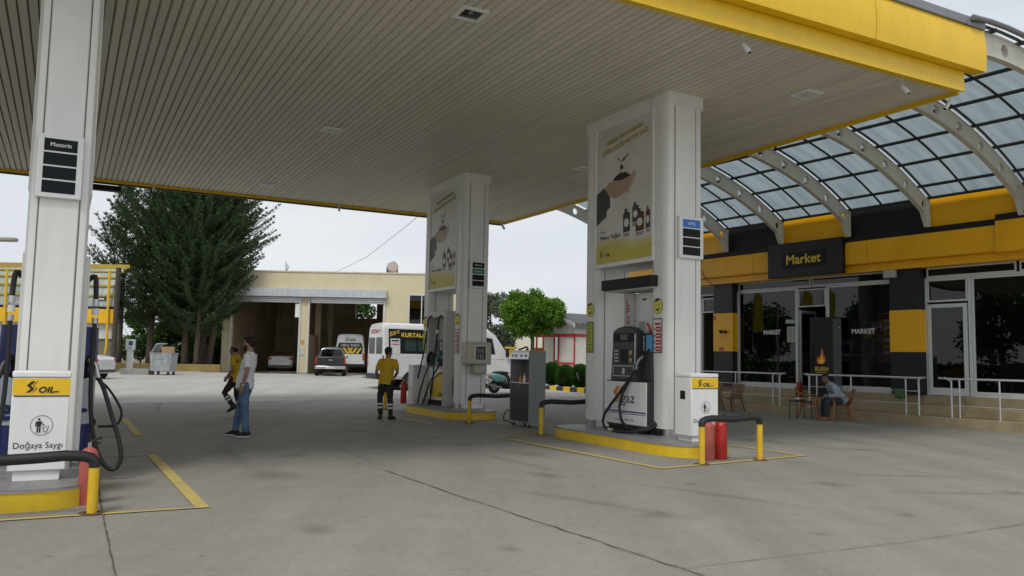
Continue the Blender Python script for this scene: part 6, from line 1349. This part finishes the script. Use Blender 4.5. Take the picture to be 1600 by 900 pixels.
def person(label, loc, rz, J, shirt_m, trouser_m, tone=SKIN, shoe_m=None, sole_m=None, sc=1., sleeve=.55, stripes=False, beard=False, bald=False, loose=1., belly=0., shirt_print=None, long_sleeve=False, hem=None, group='people on the forecourt', curl=.5, vest=None):
    t = thing('person', label, 'person', loc, rz, group); t.scale = (sc,) * 3
    V3 = lambda k: Vector(J[k]); pel, ch, nk, hc = V3('pelvis'), V3('chest'), V3('neck'), V3('head'); side = Vector(J.get('side', (1, 0, 0))); fwd = side.cross(Vector((0, 0, 1))) * -1
    fwd = Vector((0, 0, 1)).cross(side).normalized()
    hb, fe, hr, bd, P = head(t, hc, J['look'], J.get('headup', (0, 0, 1)), tone, beard=beard, bald=bald)
    b = hb
    b.tube([nk - (hc - nk) * .35, nk + (hc - nk) * .2, hc - (hc - nk) * .25 - Vector(J['look']) * .015], [.064, .056, .056], tone, 14)
    etube(b, [pel - (ch - pel) * .15, pel + (ch - pel) * .5, ch, nk], [.12, .11, .125, .055], [.075, .07, .08, .05], side, tone)
    for s_, k in ((-1, 'L'), (1, 'R')):
        sh, el, wr = V3('sh' + k), V3('el' + k), V3('wr' + k); hp, kn, an = V3('hip' + k), V3('kn' + k), V3('an' + k)
        b.tube([sh.lerp(nk, .25) - Vector((0, 0, .035)), sh.lerp(el, .25), sh.lerp(el, .5), el, el.lerp(wr, .35), wr], [.030, .036, .044, .038, .041, .027], tone, 12)
        hand(b, wr, J.get('hd' + k, tuple((wr - el).normalized() * 1)), J.get('hu' + k, tuple(side * s_)), -s_ if 'ht' + k not in J else J['ht' + k], tone, curl)
        b.tube([hp, kn, an], [.07, .05, .036], tone, 10)
        ft = Vector(J.get('ft' + k, (0, 1, 0))).normalized(); b.tube([an - Vector((0, 0, .0)), an + ft * .06 - Vector((0, 0, .045)), an + ft * .15 - Vector((0, 0, .06))], [.036, .030, .022], tone, 8)
    body = remesh(b, 'body', t, .0065, 3, tone)
    fe.build('face', t); remesh(hr, 'hair', t, .006, 3, HAIR)
    if bd: remesh(bd, 'beard', t, .006, 2, BEARD)
    # shirt
    b = MB(); up = (nk - pel); hemp = pel + up * (-.25 if hem is None else hem); l = loose
    path = [hemp, pel + up * .05, pel + up * .35, ch - up * .06, ch + up * .10, nk - up * .10 + (nk - ch) * .0, nk + up * .0]
    bf = fwd * belly
    path = [path[0] + bf * .5, path[1] + bf, path[2] + bf * .8] + path[3:]
    etube(b, path, [.184 * l, .180 * l, .160 * l, .180 * l, .175 * l, .125, .075], [.142 * l + belly * .3, .136 * l + belly * .4, .115 * l + belly * .3, .125 * l, .115 * l, .095, .068], side, shirt_m, 24)
    for k in 'LR':
        sh, el, wr = V3('sh' + k), V3('el' + k), V3('wr' + k)
        sh = sh.lerp(nk, .08); inn = sh.lerp(nk, .50) - Vector((0, 0, .03))
        if long_sleeve: b.tube([inn, sh, sh.lerp(el, .5), el, el.lerp(wr, .5), el.lerp(wr, .82)], [.07, .074, .064, .060, .052, .045], shirt_m, 14)
        else: b.tube([inn, sh - Vector((0, 0, .015)), sh.lerp(el, .35), sh.lerp(el, sleeve * 1.25)], [.058, .068, .066, .066], shirt_m, 14)
    so = remesh(b, 'shirt', t, .009, 5, shirt_m)
    m_ = so.modifiers.new('d', 'DISPLACE'); tx = bpy.data.textures.new('folds', 'CLOUDS'); tx.noise_scale = .11; tx.noise_depth = 1; m_.texture = tx; m_.strength = .030; m_.mid_level = .5; m2_ = so.modifiers.new('d', 'DISPLACE'); ty = bpy.data.textures.new('fine_folds', 'CLOUDS'); ty.noise_scale = .045; ty.noise_depth = 2; m2_.texture = ty; m2_.strength = .014; m2_.mid_level = .5
    b = MB(); b.tube([nk - up * .03 + fwd * .004, nk + up * .055], [.074, .066], shirt_m, 20, False); b.build('collar', so)
    # trousers
    b = MB(); etube(b, [pel + up * .06, pel, pel - up * .16], [.150, .156, .146], [.104, .114, .106], side, trouser_m, 20)
    for k in 'LR':
        hp, kn, an = V3('hip' + k), V3('kn' + k), V3('an' + k)
        b.tube([hp + Vector((0, 0, .03)), hp.lerp(kn, .3), hp.lerp(kn, .7), kn, kn.lerp(an, .3), kn.lerp(an, .7), kn.lerp(an, .97)], [.098, .098, .080, .070, .070, .060, .058], trouser_m, 14)
    to = remesh(b, 'trousers', t, .009, 4, trouser_m)
    m_ = to.modifiers.new('d', 'DISPLACE'); m_.texture = tx; m_.strength = .026; m_.mid_level = .5; m2_ = to.modifiers.new('d', 'DISPLACE'); m2_.texture = ty; m2_.strength = .014; m2_.mid_level = .5
    if stripes:
        RF = mat('reflective_band', (.62, .63, .62), .4)
        for k in 'LR':
            kn, an = V3('kn' + k), V3('an' + k)
            for a_ in (.30, .50): MB().tube([kn.lerp(an, a_), kn.lerp(an, a_ + .11)], [.0775, .0745], RF, 20, False).build('reflective_band', to)
    for k in 'LR':
        an = V3('an' + k); ft = Vector(J.get('ft' + k, (0, 1, 0))).normalized(); dn = Vector((0, 0, -1)) - ft * (-ft.z); dn.normalize(); sd = ft.cross(dn).normalized()
        base = an + dn * .082
        b = MB(); etube(b, [base - ft * .075 - dn * .045, base - ft * .05 - dn * .06, base + ft * .02 - dn * .058, base + ft * .10 - dn * .040, base + ft * .175 - dn * .026, base + ft * .20 - dn * .022], [.030, .040, .042, .048, .040, .020], [.040, .056, .054, .036, .022, .012], sd, shoe_m or BLK, 16)
        b.tube([an + dn * .06, an - dn * .03], [.045, .048], shoe_m or BLK, 14)
        so_ = remesh(b, 'shoe', t, .007, 2, shoe_m or BLK)
        b = MB(); pr = [(-.078, -.032), (-.06, -.040), (.02, -.036), (.11, -.050), (.17, -.042), (.205, -.018), (.205, .018), (.17, .042), (.11, .050), (.02, .036), (-.06, .040), (-.078, .032)]
        b.ext(pr, base - dn * .026, ft, sd, dn * .026, sole_m or BLK); b.build('sole', so_, .004, fixn=True)
    return t, so, to, P
WSH = mat('white_cotton', (.78, .79, .82), .85, var=.05, bump=.1, bscale=200); JEAN = mat('blue_denim', (.085, .16, .26), .85, var=.25, scale=5, bump=.15, bscale=160)
YSH = mat('mustard_polo', (.60, .37, .015), .8, var=.08, bump=.1, bscale=200); DTR = mat('dark_work_trousers', (.022, .020, .024), .85, var=.2); BTR = mat('brown_black_trousers', (.026, .016, .014), .85, var=.2)
def J0(**k):
    J = dict(pelvis=(0, 0, .97), chest=(0, 0, 1.28), neck=(0, -.015, 1.475), head=(0, .015, 1.625), look=(0, 1, 0),
             shL=(-.185, -.01, 1.425), shR=(.185, -.01, 1.425), elL=(-.235, -.04, 1.14), elR=(.235, -.04, 1.14), wrL=(-.25, .05, .90), wrR=(.25, .05, .90),
             hipL=(-.09, 0, .93), hipR=(.09, 0, .93), knL=(-.10, .02, .50), knR=(.10, .02, .50), anL=(-.11, -.02, .085), anR=(.11, -.02, .085))
    J.update(k); return J
# man in white T-shirt: profile, faces image-left, seen from his left side
p, so, to, P = person('man in white T-shirt and blue jeans standing with hands at his sides', (-4.80, 15.2, 0), R_(84),
    J0(pelvis=(0, .02, .97), chest=(0, -.01, 1.28), neck=(0, -.035, 1.475), head=(0, .005, 1.635), look=(.05, 1, .02),
       hipL=(-.09, .02, .93), hipR=(.09, .02, .93), knL=(-.10, -.02, .50), knR=(.10, .16, .50), anL=(-.11, -.06, .085), anR=(.12, .24, .085),
       shL=(-.19, -.05, 1.425), shR=(.19, -.02, 1.425), elL=(-.24, -.09, 1.15), elR=(.25, .04, 1.13), wrL=(-.24, -.02, .90), wrR=(.22, .18, .92), huL=(-1, .2, 0), huR=(1, .2, 0), ftL=(-.1, 1, 0), ftR=(.1, 1, 0)),
    WSH, JEAN, shoe_m=mat('black_trainer', (.012, .012, .014), .7), sole_m=mat('white_sole', (.6, .6, .6), .6), sc=1.03, beard=True, loose=1.0, belly=.02, sleeve=.62)
b = MB(); b.text('FA', .085, (-.02, .152, 1.30), (-1, .0, 0), (0, 0, 1), TXTK, .012, bold=.004); b.build('chest_print', so, smooth=False)
b = MB(); b.tube([(-.272, -.02, .93), (-.272, .02, .92)], .012, STEEL, 8).lathe([(.034, 0), (.034, .02)], STEEL, (-.24, -.022, .905), 16); b.build('watch', p)
# worker in profile behind him
p, so, to, P = person('attendant in yellow polo walking behind the man in the white T-shirt', (-6.58, 20.0, 0), R_(80),
    J0(pelvis=(0, -.02, .95), chest=(0, .03, 1.26), neck=(0, .04, 1.45), head=(0, .11, 1.59), look=(0, 1, -.12),
       hipL=(-.09, 0, .91), hipR=(.09, 0, .91), knL=(-.10, .24, .56), knR=(.10, .02, .49), anL=(-.10, .0, .26), anR=(.10, -.16, .085), ftL=(0, .9, -.45), ftR=(0, 1, 0),
       shL=(-.18, .02, 1.41), shR=(.18, .05, 1.41), elL=(-.24, -.02, 1.14), elR=(.24, .10, 1.14), wrL=(-.22, .12, .95), wrR=(.22, .28, .98)),
    YSH, BTR, tone=mat('tanned_skin', (.26, .14, .09), .55, var=.08), shoe_m=mat('work_shoe', (.03, .022, .018), .6), stripes=True, bald=True, loose=1.0, sleeve=.6)
# worker seen from behind
p, so, to, P = person('attendant in yellow polo seen from behind near the minibus', (-2.99, 20.1, 0), R_(-6),
    J0(pelvis=(-.01, 0, .95), chest=(.01, .0, 1.26), neck=(.02, .0, 1.455), head=(.03, .02, 1.605), look=(.5, .86, -.1),
       shL=(-.17, -.0, 1.40), shR=(.21, -.0, 1.40), elL=(-.25, -.03, 1.12), elR=(.28, -.06, 1.13), wrL=(-.22, .14, .95), wrR=(.16, .12, 1.0),
       hipL=(-.09, 0, .91), hipR=(.09, 0, .91), knL=(-.15, .02, .50), knR=(.10, .01, .50), anL=(-.12, -.02, .10), anR=(.13, -.0, .085), ftL=(-.35, .75, -.12), ftR=(.35, .9, 0)),
    YSH, DTR, tone=mat('tanned_skin', (.26, .14, .09)), shoe_m=mat('work_shoe', (.03, .022, .018)), stripes=True, loose=1.02, sleeve=.6, hem=-.22)
# seated man, leaning forward with forearms on his thighs
SSH = mat('pale_blue_shirt', (.30, .35, .42), .85, var=.12, scale=10, bump=.1, bscale=200)
p, so, to, P = person('grey haired man in pale blue shirt sitting hunched on an orange brown plastic chair', (8.98, 22.75, 0), R_(86),
    J0(pelvis=(0, -.10, .53), chest=(0, .10, .80), neck=(0, .25, .96), head=(0, .335, 1.09), look=(-.62, .75, -.22), headup=(0, .1, 1),
       hipL=(-.09, -.06, .50), hipR=(.09, -.06, .50), knL=(-.14, .36, .50), knR=(.16, .36, .50), anL=(-.12, .34, .085), anR=(.14, .38, .085),
       shL=(-.18, .20, .92), shR=(.18, .20, .92), elL=(-.21, .12, .65), elR=(.21, .14, .65), wrL=(-.12, .34, .62), wrR=(.10, .36, .60), hdL=(.45, .9, -.1), hdR=(-.5, .8, -.2), huL=(0, .1, 1), huR=(0, .1, 1)),
    SSH, mat('slate_trousers', (.035, .048, .055), .85, var=.15), tone=mat('weathered_skin', (.24, .13, .085), .6, var=.1), shoe_m=mat('tan_shoe', (.25, .11, .05), .6), sole_m=mat('tan_sole', (.20, .09, .04)), long_sleeve=True, loose=1.05, hem=-.12, sc=1.04)

# ------------------------------------------------------------------ plastic chairs and table
def chair(label, loc, rz, m, group):
    t = thing('plastic_chair', label, 'chair', loc, rz, group)
    # faces +y; seat
    b = MB(); n = 8; g_ = []
    for i in range(n + 1):
        for j in range(n + 1):
            x = -.22 + .44 * i / n; y = -.21 + .42 * j / n; k = (1 - (y + .21) / .42) * .04; z = .42 - .03 * math.cos((i / n - .5) * math.pi) * 1 + .02 * (y > .15) - .012 * (j / n) * 0
            g_.append((x * (1.0 + .08 * j / n), y, z))
    b.add(g_, [(i * (n + 1) + j, (i + 1) * (n + 1) + j, (i + 1) * (n + 1) + j + 1, i * (n + 1) + j + 1) for i in range(n) for j in range(n)], m)
    o = b.build('seat', t); q = o.modifiers.new('s', 'SOLIDIFY'); q.thickness = .018
    b = MB()
    def back(u, v): x = (-.20 - .03 * v + (.40 + .06 * v) * u); return (x, -.205 - .13 * v - .05 * math.cos((u - .5) * math.pi) , .41 + .42 * v + .03 * math.sin(u * math.pi) * (v > .9))
    for s0, s1, v0, v1 in [(0, .12, 0, 1), (.88, 1, 0, 1), (.12, .88, 0, .12), (.12, .88, .82, 1)] + [(.16 + k * .145, .16 + k * .145 + .10, .12, .82) for k in range(5)]:
        nn = 4; vs = [back(s0 + (s1 - s0) * i / nn, v0 + (v1 - v0) * j / nn) for i in range(nn + 1) for j in range(nn + 1)]
        b.add(vs, [(i * 5 + j, (i + 1) * 5 + j, (i + 1) * 5 + j + 1, i * 5 + j + 1) for i in range(nn) for j in range(nn)], m)
    o = b.build('backrest', t); q = o.modifiers.new('s', 'SOLIDIFY'); q.thickness = .014; q.offset = 0
    for s in (-1, 1):
        b = MB(); etube(b, [(s * .215, -.27, .70), (s * .265, -.15, .655), (s * .285, .0, .64), (s * .275, .16, .64), (s * .262, .22, .62), (s * .255, .235, .55)], [.025, .032, .034, .032, .028, .02], [.014] * 5 + [.02], (1, 0, 0), m, 10); b.build('armrest', t)
        b = MB(); etube(b, [(s * .255, .235, .57), (s * .240, .215, .42), (s * .262, .245, .2), (s * .275, .26, .0)], [.024, .032, .026, .022], [.020, .034, .026, .022], (1, 0, 0), m, 8); b.build('leg', t)
        b = MB(); etube(b, [(s * .19, -.20, .43), (s * .22, -.25, .22), (s * .245, -.31, .0)], [.030, .026, .022], [.034, .028, .022], (1, 0, 0), m, 8); b.build('leg', t)
BRC = mat('brown_plastic', (.20, .125, .07), .45, var=.08); ORC = mat('orange_brown_plastic', (.33, .135, .055), .42, var=.08)
chair('brown plastic chair half hidden by the litter bin', SW(20.02, 18.25, .02), R_(150), BRC, 'brown plastic chairs by the left handrail')
chair('brown plastic chair right of the half hidden brown one', SW(19.98, 17.45, .02), R_(128), BRC, 'brown plastic chairs by the left handrail')
chair('orange brown plastic chair the hunched man sits on', (9.02, 22.72, 0), R_(80), ORC, 'orange brown plastic chairs')
chair('empty orange brown plastic chair behind the small table', (8.52, 23.72, 0), R_(-112), ORC, 'orange brown plastic chairs')
t = thing('side_table', 'low black side table in front of the hunched man', 'table', (8.02, 23.0, 0), R_(10))
MB().box(-.24, .24, -.22, .22, .48, .505, BLK).build('tabletop', t, .008)
for x in (-.2, .2):
    for y in (-.18, .18): MB().tube([(x, y, .48), (x * 1.15, y * 1.15, 0)], .011, BLK, 8).build('leg', t)
o = MB().lathe([(0, 0), (.06, .0), (.075, .04), (.06, .085), (.03, .10), (0, .105)], STEEL, n=18).tube([(.07, 0, .05), (.11, 0, .08)], .008, STEEL, 6).build('teapot', None); tag(o, 'small shiny metal pot on the black side table', 'pot', loc=(7.92, 22.95, .506))
o = MB().lathe([(0, 0), (.05, 0), (.055, .045), (.05, .05), (.045, .01), (0, .008)], mat('brown_bowl', (.12, .06, .03), .5), n=16).build('ashtray', None); tag(o, 'brown ashtray beside the metal pot on the side table', 'ashtray', loc=(8.12, 23.02, .506))
